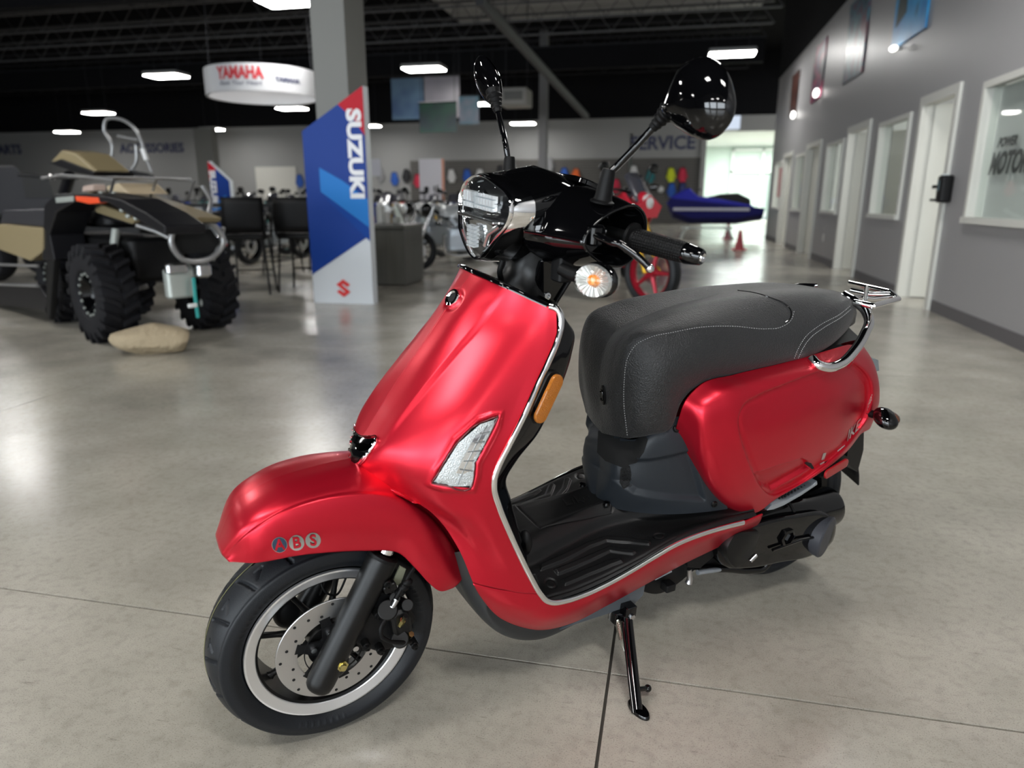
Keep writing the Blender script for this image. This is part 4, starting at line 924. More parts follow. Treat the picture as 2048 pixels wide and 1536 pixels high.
# front indicators on stalks
for s in (1, -1):
    g = np.array([1, s, 1]); c = PX(1190, 561, -.43); c = c * g; ax_ = unit((.93, .35 * s, .0)); ey = unit((-.35, .93 * s, 0))
    ho = M().ell(c - ax_ * .012, (.0155, .0390, .0310), ax=(ax_, ey, (0, 0, 1))).build('front_indicator', GBLK, S)
    m = M(); L = []
    for r, h in ((1.0, .002), (.98, .008), (.90, .016), (.72, .022), (.4, .026), (.02, .027)): L.append([c + ax_ * h + (ey * .0380 * math.cos(t) + np.array([0, 0, .0300]) * math.sin(t)) * r for t in [2 * PI * i / 40 for i in range(40)]])
    m.loft(L); m.build('indicator_lens', GLASS, ho, smooth=60)
    m = M(); L = []
    for r, h in ((1.0, .0045), (.93, .0085), (.75, .006), (.45, .0035), (.2, .003)):
        L.append([c + ax_ * (h + .0038 * (i % 2) * (.3 < r < .97)) + (ey * .0370 * math.cos(t) + np.array([0, 0, .0290]) * math.sin(t)) * r for i, t in [(i, 2 * PI * i / 48) for i in range(48)]])
    m.loft(L, caps=True); m.build('indicator_reflector', mat('indicator_bowl', (.74, .74, .72), .28, .8), ho, smooth=20)
    m = M().lathe([(.005, .0), (.0085, .002), (.0085, .008), (.005, .013), (0, .014)], c + ax_ * .003 + ey * .004, ax_, 16); m.ell(c + ax_ * .0035, (.0025, .015, .012), ax=(ax_, ey, (0, 0, 1))); m.build('indicator_bulb', AMBB, ho)
    e = c - ax_ * .010 - ey * .036; M().tube([e + ey * .01, e - ey * .02, e - ey * .045 + np.array([0, 0, .006])], [.0125, .0125, .011], 18).build('indicator_stalk', RUBB, ho)
    M().rbox(P(1124, 535, .125) * g, (.03, .035, .05), .006).build('indicator_bracket', MBLK, S)
cd = bpy.data.cameras.new('camera'); cam = bpy.data.objects.new('camera', cd); COL.objects.link(cam); SC.camera = cam
cd.sensor_fit = 'HORIZONTAL'; cd.sensor_width = 36; cd.lens = 36 * FPX / 2048; cd.clip_start = .02; cd.clip_end = 200
cam.location = (0, 0, CAMH); cam.rotation_euler = (PI / 2 - TH, 0, YAW)
SC.view_settings.view_transform = 'Standard'; SC.view_settings.look = 'None'; SC.view_settings.gamma = 1; SC.view_settings.use_curve_mapping = False
# ================================================================== the showroom
YB, XR, HW = 33.5, 2.55, 4.2
def nodes(name, rough=.5):
    m = bpy.data.materials.new(name); m.use_nodes = True; MATS[name] = m; return m, m.node_tree, m.node_tree.nodes['Principled BSDF']
# polished concrete: cloudy tone, fine grit, scuffs
m_, nt, b = nodes('polished_concrete'); N = nt.nodes.new; L = nt.links.new
tc = N('ShaderNodeTexCoord'); n1 = N('ShaderNodeTexNoise'); n1.inputs['Scale'].default_value = 1.3; n1.inputs['Detail'].default_value = 6; n1.inputs['Roughness'].default_value = .62
n2 = N('ShaderNodeTexNoise'); n2.inputs['Scale'].default_value = 38; n2.inputs['Detail'].default_value = 5; n3 = N('ShaderNodeTexNoise'); n3.inputs['Scale'].default_value = 330; n3.inputs['Detail'].default_value = 2
mp = N('ShaderNodeMapping'); mp.inputs['Scale'].default_value = (1, 9, 1); mp.inputs['Rotation'].default_value = (0, 0, .7); n4 = N('ShaderNodeTexNoise'); n4.inputs['Scale'].default_value = 9; n4.inputs['Detail'].default_value = 8; n4.inputs['Roughness'].default_value = .7
for n in (n1, n2, n3): L(tc.outputs['Object'], n.inputs['Vector'])
L(tc.outputs['Object'], mp.inputs['Vector']); L(mp.outputs['Vector'], n4.inputs['Vector'])
cr = N('ShaderNodeValToRGB'); cr.color_ramp.elements[0].position = .30; cr.color_ramp.elements[0].color = (.31, .288, .245, 1); cr.color_ramp.elements[1].position = .72; cr.color_ramp.elements[1].color = (.52, .487, .42, 1); L(n1.outputs['Fac'], cr.inputs['Fac'])
def mixc(a, fac, col2, lo, hi, f):
    r = N('ShaderNodeMapRange'); r.inputs['From Min'].default_value = lo; r.inputs['From Max'].default_value = hi; r.inputs['To Max'].default_value = f; L(fac, r.inputs['Value'])
    x = N('ShaderNodeMix'); x.data_type = 'RGBA'; L(r.outputs['Result'], x.inputs[0]); L(a, x.inputs[6]); x.inputs[7].default_value = (*col2, 1); return x.outputs[2]
c = mixc(cr.outputs['Color'], n2.outputs['Fac'], (.18, .168, .142), .48, .80, .38); c = mixc(c, n3.outputs['Fac'], (.13, .12, .10), .56, .72, .6); c = mixc(c, n3.outputs['Fac'], (.50, .47, .42), .36, .26, .5); c = mixc(c, n4.outputs['Fac'], (.085, .08, .07), .62, .70, .45)
L(c, b.inputs['Base Color'])
r = N('ShaderNodeMapRange'); r.inputs['From Min'].default_value = .3; r.inputs['From Max'].default_value = .7; r.inputs['To Min'].default_value = .17; r.inputs['To Max'].default_value = .27; L(n1.outputs['Fac'], r.inputs['Value']); L(r.outputs['Result'], b.inputs['Roughness'])
bp = N('ShaderNodeBump'); bp.inputs['Distance'].default_value = .0006; bp.inputs['Strength'].default_value = .6; L(n2.outputs['Fac'], bp.inputs['Height']); L(bp.outputs['Normal'], b.inputs['Normal']); b.inputs['Specular IOR Level'].default_value = .6
CONC = m_
WGREY = mat('wall_grey_paint', (.31, .306, .312), .42, coat=.15, coatr=.3); WLT = mat('wall_light_paint', (.30, .30, .295), .6); CEILM = mat('ceiling_black', (.004, .004, .005), .9, spec=.05); BLKW = mat('upper_wall_black', (.009, .009, .0105), .9, spec=.1)
TRIM = mat('door_trim_white', (.62, .62, .58), .4); BASE = mat('baseboard_rubber', (.105, .10, .105), .5); WHT = mat('white_wall', (.72, .73, .72), .6); DOORM = mat('door_cream', (.66, .66, .60), .4)
STL = mat('joist_steel', (.030, .030, .034), .6, spec=.15); PILG = mat('pillar_grey', (.205, .205, .192), .6)
# glass pane: mostly see-through with a faint mirror
g_, nt, b = nodes('window_glass'); N = nt.nodes.new; L = nt.links.new
tr_ = N('ShaderNodeBsdfTransparent'); tr_.inputs[0].default_value = (.90, .95, .93, 1); gl_ = N('ShaderNodeBsdfGlossy'); gl_.inputs['Roughness'].default_value = .03; lw_ = N('ShaderNodeLayerWeight'); lw_.inputs[0].default_value = .5; pw_ = N('ShaderNodeMath'); pw_.operation = 'POWER'; pw_.inputs[1].default_value = 3.5; L(lw_.outputs['Facing'], pw_.inputs[0]); fr = N('ShaderNodeMath'); fr.operation = 'MULTIPLY_ADD'; fr.inputs[1].default_value = .55; fr.inputs[2].default_value = .05; L(pw_.outputs[0], fr.inputs[0]); mx = N('ShaderNodeMixShader')
L(fr.outputs[0], mx.inputs[0]); L(tr_.outputs[0], mx.inputs[1]); L(gl_.outputs[0], mx.inputs[2]); L(mx.outputs[0], nt.nodes['Material Output'].inputs[0]); WG = g_
def sbox(name, x0, x1, y0, y1, z0, z1, m, parent=None, **k):
    o = M().box(((x0 + x1) / 2, (y0 + y1) / 2, (z0 + z1) / 2), (x1 - x0, y1 - y0, z1 - z0)).build(name, m, parent, smooth=0, **k)
    return o if parent else struct(o)
# floor slab with sawn joints
jx, jy = [-13.3, -10.0, -6.7, -3.4, -.09, ], [-1.85, 1.45, 4.75, 8.05, 11.35, 14.65, 17.95, 21.25]
fm = M(); xs = [-40] + jx + [12]; ys = [-9] + jy + [42]; gw = .0034
for i in range(len(xs) - 1):
    for j in range(len(ys) - 1):
        x0, x1, y0, y1 = xs[i] + gw * (i > 0), xs[i + 1] - gw * (i < len(xs) - 2), ys[j] + gw * (j > 0), ys[j + 1] - gw * (j < len(ys) - 2)
        o = len(fm.v); k = .0035; t = .006
        fm.v += [(x0, y0, -t), (x1, y0, -t), (x1, y1, -t), (x0, y1, -t), (x0, y0, -k), (x1, y0, -k), (x1, y1, -k), (x0, y1, -k), (x0 + .0002, y0 + .0002, 0), (x1 - .0002, y0 + .0002, 0), (x1 - .0002, y1 - .0002, 0), (x0 + .0002, y1 - .0002, 0)]
        fm.f += [(o + 8, o + 9, o + 10, o + 11)] + [tuple(o + q for q in (a, (a + 1) % 4, (a + 1) % 4 + 4, a + 4)) for a in range(4)] + [tuple(o + q for q in (a + 4, (a + 1) % 4 + 4, (a + 1) % 4 + 8, a + 8)) for a in range(4)]
floor = struct(fm.build('floor', CONC, smooth=0))
sbox('floor_joint_bed', -40, 12, -9, 42, -.10, -.0058, mat('joint_filler', (.06, .056, .048), .8), floor)
# right wall with its doors and windows
WIN = [(5.55, 7.20, .90, 2.02), (9.24, 10.48, .87, 2.0), (12.55, 13.80, .86, 1.98), (16.02, 17.17, .85, 1.98), (19.35, 20.48, .85, 1.98)]
DOR = [(7.83, 8.86), (11.03, 12.27), (14.43, 15.85), (17.70, 19.05)]
ops = sorted([(a, b_, z0, z1) for a, b_, z0, z1 in WIN] + [(a, b_, 0, 2.09) for a, b_ in DOR]); y = -8.0; wm = M()
def wb(m, y0, y1, z0, z1): m.box((XR + .07, (y0 + y1) / 2, (z0 + z1) / 2), (.14, y1 - y0, z1 - z0))
for a, b_, z0, z1 in ops:
    wb(wm, y, a, 0, HW); 
    if z0 > 0: wb(wm, a, b_, 0, z0)
    wb(wm, a, b_, z1, HW); y = b_
wb(wm, y, 21.5, 0, HW); struct(wm.build('wall_right', WGREY, smooth=0))
sbox('wall_right_upper', XR, XR + .14, -8, 21.5, HW, 7.0, BLKW)
bs = M(); y = -8.0
for a, b_ in DOR: bs.box((XR - .005, (y + a - .09) / 2, .055), (.012, a - .09 - y, .11)); y = b_ + .09
bs.box((XR - .005, (y + 21.5) / 2, .055), (.012, 21.5 - y, .11)); struct(bs.build('baseboard_right', BASE, smooth=0))
sbox('baseboard_end', XR - .01, XR + .15, 21.50, 21.51, 0, .11, BASE)
def frame_rect(m, y0, y1, z0, z1, w, d, bottom=True):
    x = XR - .012
    zl = z0 + (w / 2 if bottom else 0); m.box((x, y0, (zl + z1 - w / 2) / 2), (d, w, z1 - w / 2 - zl)); m.box((x, y1, (zl + z1 - w / 2) / 2), (d, w, z1 - w / 2 - zl)); m.box((x, (y0 + y1) / 2, z1), (d, y1 - y0 + w, w))
    if bottom: m.box((x - .01, (y0 + y1) / 2, z0), (d + .02, y1 - y0 + w, w))
for i, (a, b_, z0, z1) in enumerate(WIN):
    m = M(); frame_rect(m, a, b_, z0, z1, .055, .035); m.box((XR + .06, a + .01, (z0 + z1) / 2), (.12, .02, z1 - z0)); m.box((XR + .06, b_ - .01, (z0 + z1) / 2), (.12, .02, z1 - z0)); m.box((XR + .06, (a + b_) / 2, z0 + .01), (.12, b_ - a, .02))
    w = struct(m.build('window_%d' % (i + 1), TRIM, smooth=0)); M().add([(XR + .045, yy_, zz_) for yy_, zz_ in ((a, z0), (b_, z0), (b_, z1), (a, z1))], [(0, 1, 2, 3)]).build('window_pane', WG, w, smooth=0)
for i, (a, b_) in enumerate(DOR):
    m = M(); frame_rect(m, a, b_, 0, 2.09, .09, .035, False)
    m.box((XR + .06, a + .015, 1.04), (.13, .03, 2.08)); m.box((XR + .06, b_ - .015, 1.04), (.13, .03, 2.08)); m.box((XR + .06, (a + b_) / 2, 2.075), (.13, b_ - a, .03)); d_ = struct(m.build('door_%d' % (i + 1), TRIM, smooth=0))
    # leaf standing half open into the office
    th_ = (1.25, .9, .10, .25)[i]; wd = b_ - a - .08; px_, py_ = XR + .11, b_ - .04; ux, uy = math.sin(th_), -math.cos(th_)
    lf = M().box((px_ + ux * wd / 2, py_ + uy * wd / 2, 1.03), (wd, .042, 2.04), ax=((ux, uy, 0), (-uy, ux, 0), (0, 0, 1))).build('door_leaf', DOORM, d_, smooth=0)
    h = np.array([px_ + ux * wd * .9, py_ + uy * wd * .9, 1.0]); m = M().box(h + np.array([uy, -ux, 0]) * .03, (.05, .03, .16), ax=((ux, uy, 0), (-uy, ux, 0), (0, 0, 1))); m.cyl(h + np.array([uy, -ux, 0]) * .05, h + np.array([uy, -ux, 0]) * .05 - np.array([ux, uy, 0]) * .11, .01); m.build('door_handle', STEEL, lf)
# offices behind the wall
sbox('wall_office_back', 6.2, 6.3, -8, 21.5, 0, 2.8, WHT); sbox('ceiling_office', XR + .14, 6.3, -8, 21.5, 2.7, 2.8, WHT); sbox('wall_office_end', XR + .14, 6.3, 21.4, 21.5, 0, 4.2, WHT)
for y in (5.3, 9.0, 12.4, 15.95, 19.2): sbox('wall_partition', XR + .14, 6.2, y, y + .08, 0, 2.7, WHT)
# ceiling, joists, upper walls
sbox('ceiling', -40, 12, -8, YB + .2, 7.0, 7.1, CEILM)
for k in range(13):
    y = 9.0 + k * 1.9; m = M(); m.box((-18.7, y, 6.75), (42.5, .09, .06)); m.box((-18.7, y, 6.15), (42.5, .07, .05))
    n = 44
    for i in range(n):
        xa = -39.9 + i * 42.5 / n; m.tube([(xa, y, 6.15), (xa + 42.5 / n / 2, y, 6.75), (xa + 42.5 / n, y, 6.15)], .016, 4)
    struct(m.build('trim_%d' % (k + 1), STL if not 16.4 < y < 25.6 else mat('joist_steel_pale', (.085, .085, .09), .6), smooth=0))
sbox('beam_main', -40, XR, 15.2, 15.5, 5.4, 6.1, BLKW); sbox('beam_far', -40, XR, 26.0, 26.3, 5.4, 6.1, BLKW)
m = M().box((0, 0, 0), (12.5, .22, .25)); a_, b__ = atY(960, 0, 16), atY(1172, 232, 27); m = M().tube([a_, b__], .13, 6); struct(m.build('beam_brace', mat('brace_grey', (.05, .05, .053), .6), smooth=0))
sbox('wall_side_upper', 11.9, 12, 21.5, YB, 4.3, 7.0, BLKW); sbox('wall_office_upper', XR + .14, 12, 21.5, 21.6, 4.2, 7.0, BLKW)
sbox('deck_strip', -7.5, 2.3, 16.4, 25.6, 6.9, 6.98, mat('roof_deck', (.30, .30, .30), .7))
# back wall: light fascia over a slatted sales wall, ending at the opening to the glazed lobby
xo = 1.05
sbox('wall_back', -40, xo, YB, YB + .15, 2.85, 4.55, WLT); sbox('wall_back_upper', -40, 12, YB + .0, YB + .15, 4.55, 7.0, BLKW)
sbox('wall_back_lower', -40, -12.5, YB, YB + .1, 0, 2.85, WLT); sbox('wall_back_backing', -12.5, xo - .05, YB + .06, YB + .15, 0, 2.85, mat('slat_backing', (.03, .028, .026), .7))
m = M()
for k in range(24): m.box((-5.75, YB + .03, .06 + k * .119), (13.5, .06, .095))
struct(m.build('wall_back_slats', mat('slat_wall_grey', (.115, .108, .10), .6), smooth=0))
sbox('wall_left', -40.2, -40, -8, YB, 0, 7, WLT)
sbox('wall_end_stub', XR + .0, 8.6, YB, YB + .15, 3.9, 4.6, WLT)
# lobby beyond: bright ceiling, glass front
LG = mat('lobby_green_white', (.60, .70, .64), .5); LW = mat('lobby_white', (.75, .77, .75), .5)
sbox('ceiling_lobby', -2, 12, YB + .15, 46, 3.9, 4.0, LW); sbox('wall_lobby_back', -2, 12, 43, 43.1, 0, 3.9, LG); sbox('wall_lobby_left', -2.1, -2, YB, 43, 0, 3.9, LG); sbox('wall_lobby_right', 12, 12.1, 21.4, 43, 0, 3.9, LG); sbox('wall_lobby_near', XR + .14, 12, 21.5, 21.6, 0, 4.2, WHT)
sbox('wall_side_lower', 11.9, 12, 21.5, YB + .15, 0, 4.3, WLT)
sbox('pillar_opening', xo - .05, xo + .15, YB - .2, YB, 0, 4.4, WLT)
m = M()
for x in (3.0, 4.6, 5.9, 7.3, 8.6): m.box((x, 42.8, 1.9), (.12, .10, 3.7))
m.box((5.8, 42.8, 2.55), (5.7, .10, .14)); m.box((5.8, 42.8, 3.7), (5.7, .1, .12)); m.box((5.8, 42.8, .25), (5.7, .1, .3)); struct(m.build('window_lobby_frame', LW, smooth=0))
sbox('door_lobby', 5.0, 6.3, 42.6, 42.7, 0, 2.4, mat('lobby_door_grey', (.22, .28, .26), .4))
struct(M().cyl((8.0, 42.5, 1.9), (8.0, 42.55, 1.9), .22, seg=24).build('lobby_red_sign', mat('red_disc', (.8, .12, .15), .4), smooth=0))
# end of the hall behind the camera: shop-front glazing
m = M(); x = -40
for a, b_ in ((-16, -11), (-10, -5), (-4, 1.6)): m.box(((x + a) / 2, -8, 3.5), (a - x, .15, 7)); m.box(((a + b_) / 2, -8, .25), (b_ - a, .15, .5)); m.box(((a + b_) / 2, -8, 5.1), (b_ - a, .15, 3.8)); x = b_
m.box(((x + 12) / 2, -8, 3.5), (12 - x, .15, 7)); struct(m.build('wall_front', WGREY, smooth=0))
# ---------------------------------------------------------------- lights
EM = mat('led_panel', (.9, .9, .9), .5, emit=(1., .985, .955), es=34.0); FIX = mat('fixture_body', (.25, .25, .25), .5)
lx = [1.05, -6.35, -13.4, -21.3, -29.0]; ly = [-.9, 5.4, 11.6, 17.8, 24.7, 31.3]
vis = [(333, 152), (197, 226), (134, 264), (584, 217), (424, 259), (737, 252), (848, 138), (1046, 247), (965, 208), (580, 3), (1464, 108)]
names = {0: 'second in the left row above the off-road vehicle', 1: 'above the tubular cage at far left', 2: 'lowest and farthest left', 3: 'hanging left of the grey pillar under the round sign', 4: 'beside the far pale pillar', 5: 'just right of the blue standing sign top', 6: 'above the hanging banners',
         7: 'right of the thin dark post near the light wall', 8: 'half hidden behind the right mirror', 9: 'cut by the top edge left of the pillar', 10: 'right of the large left mirror near the grey wall'}
fix0 = None
def light_fix(x, y, label):
    global fix0
    if fix0 is None:
        e = empty('ceiling_light', label, 'ceiling light', 'LED ceiling lights', (x, y, 4.2))
        M().rbox((0, 0, .045), (1.02, .62, .09), .05, 4).build('light_housing', FIX, e, smooth=30); M().rbox((0, 0, -.008), (.98, .58, .02), .05, 4).build('light_diffuser', EM, e, smooth=0)
        M().cyl((.35, 0, .09), (.35, 0, 1.9), .008, seg=6).build('suspension_rod', STL, e); M().cyl((-.35, 0, .09), (-.35, 0, 1.9), .008, seg=6).build('suspension_rod', STL, e); fix0 = e
    else:
        e = copy_tree(fix0); e.location = (x, y, 4.2); e['label'] = label
    return e
for i, (px, py) in enumerate(vis):
    p = atZ(px, py, 4.2); light_fix(p[0], p[1], 'glowing white ceiling light, ' + names[i])
for x, y, q in [(1.05, -.9, 'over the right side just behind the camera'), (1.05, 5.3, 'over the floor between the scooter and the red motorcycle'), (-2.6, -.9, 'over the left just behind the camera'), (-2.6, -5.5, 'by the middle shop window'), (-6.7, 3.7, 'far left of the scooter'), (-13.4, -.9, 'near the left shop window'), (-13.4, 4.6, 'left of the quad'), (-13.4, 11.6, 'left of the round hanging sign'), (-21.3, 5.3, 'farthest left in the second row'), (1.05, -6, 'by the right shop window'), (-6.35, -6, 'by the left part of the shop window')]:
    light_fix(x, y, 'white ceiling light outside the picture, ' + q)
def area(name, loc, size, energy, rot=(0, 0, 0), col=(1, 1, 1), sy=None):
    l = bpy.data.lights.new(name, 'AREA'); l.energy = energy; l.color = col; l.size = size
    if sy: l.shape = 'RECTANGLE'; l.size_y = sy
    o = bpy.data.objects.new(name, l); COL.objects.link(o); o.location = loc; o.rotation_euler = rot; return o
for a, b_ in ((-16, -11), (-10, -5), (-4, 1.6)): area('daylight_shop_window', ((a + b_) / 2, -8.0, 1.85), b_ - a, DAY, (-PI / 2, 0, 0) if False else (PI / 2, 0, 0), (.86, .94, 1.), 2.7)
for y in (2.5, 7.1, 10.8, 14.2, 17.6, 20.3): area('office_light', (4.4, y, 2.66), 1.2, 42, (0, 0, 0), (1, 1, .97), .6)
area('lobby_light', (5.2, 38, 3.85), 6, 900, (0, 0, 0), (.93, 1, .96), 6)
area('side_hall_light', (7.5, 27, 6.8), 5, 300, (0, 0, 0), (1, 1, 1), 5)
w = bpy.data.worlds.new('world'); SC.world = w; w.use_nodes = True; w.node_tree.nodes['Background'].inputs[0].default_value = (.75, .85, 1., 1); w.node_tree.nodes['Background'].inputs[1].default_value = .6
cam.data.dof.use_dof = True; cam.data.dof.focus_distance = 1.55; cam.data.dof.aperture_fstop = cam.data.lens / 1000 / .0095
SC.view_settings.exposure = EXPO
# ================================================================== things in the hall
BLUE = mat('sign_blue', (.008, .045, .27), .45, spec=.2); BLUE2 = mat('sign_light_blue', (.02, .20, .60), .45, spec=.2); BLUE3 = mat('sign_mid_blue', (.003, .055, .32), .45, spec=.2); SRED = mat('sign_red', (.50, .006, .02), .45, spec=.2); SWHT = mat('sign_white', (.66, .70, .74), .35); INK = mat('navy_ink', (.035, .04, .10), .6)
def R(x, y, z, Yp): return atY(x, y, Yp)
# ---- pillars
p0, p1 = atY(620, 60, 7.35), atY(688, 60, 7.35)
tag(M().box(((p0[0] + p1[0]) / 2, 7.62, 3.5), (p1[0] - p0[0], .5, 7.0)).build('pillar', PILG, smooth=0), None, None, None, 'structure')
for (xa, xb, Yp) in ((390, 426, 30.0), (1077, 1092, 27.5)):
    a, b_ = atY(xa, 300, Yp), atY(xb, 300, Yp); struct(M().box(((a[0] + b_[0]) / 2, Yp + .2, (HW if Yp > 29 else 7) / 2), (b_[0] - a[0], .4, HW if Yp > 29 else 7)).build('pillar', PILG if Yp > 29 else mat('pillar_dark', (.17, .17, .175), .6), smooth=0))
# ---- standing signs
def standing_sign(Yp, px, scale_name, label, flip=False, d=.12):
    """px: outline corners in the sign's face plane: base left, base right, right top, left shoulder"""
    bl, br, rt, lt = [atY(x, y, Yp) for x, y in px]; bl[2] = br[2] = 0.; W = br[0] - bl[0]; x0 = bl[0]
    H1, H2 = lt[2], rt[2]
    e = empty('standing_sign', label, 'sign', None, (x0 + W / 2, Yp, 0)); s = -1 if flip else 1
    def pr(poly, m, name, dy=0., t=.004, par=e):
        q = [((u - .5) * W * s, v) for u, v in poly]; q = q if s > 0 else q[::-1]
        return M().prism(q, t, (0, dy, 0), (1, 0, 0), (0, 0, 1)).build(name, m, par, smooth=0)
    if flip: H1, H2 = min(H1, H2), max(H1, H2)
    body = pr([(0, 0), (1, 0), (1, H2), (0, H1)], SWHT, 'sign_body', 0, -d)
    f = -.004
    def fp(poly, m, name, lay=1): return pr(poly, m, name, -.0 - .003 * lay, .003, body)
    k = H2 / 2.17
    fp([(0, .30 * k), (1, .72 * k), (1, H2 - .002), (0, H1 - .002)], BLUE, 'blue_field')
    fp([(.50, H1 + (H2 - H1) * .50), (1, 1.75 * k), (1, H2 - .001), (.5, H1 + (H2 - H1) * .5 - .0)], SRED, 'red_corner', 2) if False else fp([(.60, H1 + (H2 - H1) * .60 - .003), (.84, 1.86 * k), (1, 1.70 * k), (1, H2 - .004)], SRED, 'red_corner', 2)
    fp([(.22, 1.22 * k), (1, .84 * k), (1, 1.04 * k), (.22, 1.42 * k)][::1] if False else [(.24, 1.16 * k), (1, .80 * k), (1, 1.08 * k), (.60, 1.27 * k), (.24, 1.40 * k)], BLUE2, 'light_blue_band', 2)
    fp([(.24, 1.14 * k), (1, .66 * k), (1, .80 * k)], BLUE3, 'mid_blue_band', 2)
    m = M(); u_, v_ = (np.array([0, 0, -1.]), np.array([1., 0, 0])) 
    place_text(m, 'SUZUKI', .205 * k, ((.83 - .5) * W * s, -.012, 1.52 * k), u_, v_, bold=.010, xs=1.22, space=1.02, depth=.002); m.build('sign_lettering', mat('sign_letter_white', (.8, .8, .82), .4), body, smooth=0)
    # angular S emblem
    c = np.array([(.52 - .5) * W * s, -.010, .165 * k]); a = .084 * k; m = M()
    S1 = [(.0, 1.0), (.95, .42), (.55, .16), (-.02, .50), (-.22, .38), (.95, -.40), (.0, -1.0), (-.95, -.42), (-.55, -.16), (.02, -.50), (.22, -.38), (-.95, .40)]
    m.prism([(x * a, y * a * 1.12) for x, y in S1], .003, c, (1, 0, 0), (0, 0, 1)); m.build('s_emblem', mat('emblem_red', (.70, .03, .03), .4), body, smooth=0)
    return e
standing_sign(6.95, [(629, 608), (747, 609), (723, 171), (612, 262)], '', 'tall blue and red standing sign with vertical white lettering in front of the grey pillar')
standing_sign(13.0, [(436, 520), (474, 520), (428, 322), (470, 362)], '', 'smaller blue standing sign with a red top behind the off-road vehicle', flip=True)
# ---- round hanging sign
cR = atY(524, 150, 12.6); rr = .99; z0, z1 = atY(515, 177, 11.5)[2], atY(515, 120, 11.5)[2]
e = empty('round_hanging_sign', 'white ring-shaped hanging sign with red lettering under the black ceiling', 'sign', None, (cR[0], cR[1], z0))
m = M(); L = []
A = np.linspace(0, 2 * PI, 96, endpoint=False)
for r, z in ((rr, 0), (rr, z1 - z0), (rr - .05, z1 - z0), (rr - .05, 0)): L.append([(r * math.cos(a), r * math.sin(a), z) for a in A])
L.append(L[0]); m.loft(L); rg = m.build('sign_ring', mat('sign_fabric', (.62, .62, .64), .5), e, smooth=30)
def curved(txt, size, a0, z, m_, name, **k):
    vs, fs = text_mesh(txt, size, **k); mm = M(); mm.add([((rr + .006 + c) * math.sin(a0 + x / rr), -(rr + .006 + c) * math.cos(a0 + x / rr), z + y) for x, y, c in vs], fs); return mm.build(name, m_, rg, smooth=0)
curved('YAMAHA', .27, .14, (z1 - z0) * .64, mat('red_letter', (.55, .03, .04), .5), 'sign_lettering', bold=.012, xs=.74)
curved('Revs Your Heart', .11, .14, (z1 - z0) * .28, INK, 'sign_lettering', shear=.3); curved('YAMAHA', .11, .98, (z1 - z0) * .45, INK, 'sign_lettering', bold=.006)
for a in (0, 2.1, 4.2): M().cyl((rr * math.cos(a), rr * math.sin(a), z1 - z0), (rr * math.cos(a) * .9, rr * math.sin(a) * .9, 6.9 - z0), .006, seg=6).build('hanging_wire', STL, e)
# ---- wall writing
for txt, px, py, size, lab in (('SERVICE', 1325, 287, .78, 'dark blue word SERVICE on the light band of the back wall'), ('ACCESSORIES', 303, 297, .62, 'dark blue word ACCESSORIES on the back wall behind the cage'), ('PARTS', 14, 300, .66, 'dark blue word PARTS on the back wall at far left')):
    c = atY(px, py, YB - .01); m = M(); place_text(m, txt, size, c, (1, 0, 0), (0, 0, 1), bold=.02, depth=.01); tag(m.build('wall_lettering', INK, smooth=0), lab, 'lettering')
# ---- posters on the right wall
def pm(name, c1, c2, c3, sc):
    m, nt, b = nodes(name); N = nt.nodes.new; L = nt.links.new; tc = N('ShaderNodeTexCoord'); n = N('ShaderNodeTexNoise'); n.inputs['Scale'].default_value = sc; n.inputs['Detail'].default_value = 3; L(tc.outputs['Object'], n.inputs['Vector'])
    r = N('ShaderNodeValToRGB'); r.color_ramp.interpolation = 'EASE'; r.color_ramp.elements[0].color = (*c1, 1); r.color_ramp.elements[0].position = .40; r.color_ramp.elements[1].color = (*c3, 1); r.color_ramp.elements[1].position = .62; e = r.color_ramp.elements.new(.52); e.color = (*c2, 1); L(n.outputs['Fac'], r.inputs['Fac']); L(r.outputs['Color'], b.inputs['Base Color']); b.inputs['Roughness'].default_value = .35; return m
PO = [(9.12, 10.42, 2.87, 4.05, pm('poster_sky', (.01, .22, .55), (.03, .33, .66), (.005, .10, .25), 1.2), 'bright blue poster high on the grey wall nearest the camera'),
      (11.88, 13.12, 2.86, 4.02, pm('poster_night', (.02, .025, .05), (.04, .16, .22), (.12, .02, .05), 2.5), 'dark blue and red poster high on the grey wall, second from the right'),
      (14.92, 16.05, 2.92, 3.95, pm('poster_magenta', (.04, .04, .12), (.35, .03, .10), (.03, .03, .05), 2.2), 'dark poster with a pink-red patch high on the grey wall, third from the right'),
      (17.85, 18.85, 2.95, 3.85, pm('poster_brown', (.03, .012, .01), (.10, .04, .03), (.02, .02, .03), 2), 'brown-black poster high on the grey wall, farthest one')]
for a, b_, z0_, z1_, m_, lab in PO:
    o = M().box((XR - .015, (a + b_) / 2, (z0_ + z1_) / 2), (.02, b_ - a, z1_ - z0_)).build('wall_poster', m_, smooth=0); tag(o, lab, 'poster', 'posters on the grey wall')
    if a < 10:
        m = M()
        for (yy, zz, r1, r2, cc) in (): pass
        M().add([(XR - .027, 10.3, 3.1), (XR - .027, 9.9, 3.2), (XR - .027, 9.95, 3.95), (XR - .027, 10.25, 3.8)], [(0, 1, 2, 3)]).build('poster_figure', mat('figure_dark', (.03, .05, .05), .5), o, smooth=0); M().add([(XR - .029, 10.18, 3.4), (XR - .029, 10.05, 3.45), (XR - .029, 10.08, 3.7), (XR - .029, 10.2, 3.62)], [(0, 1, 2, 3)]).build('poster_figure', mat('figure_yellow', (.55, .6, .05), .5), o, smooth=0)
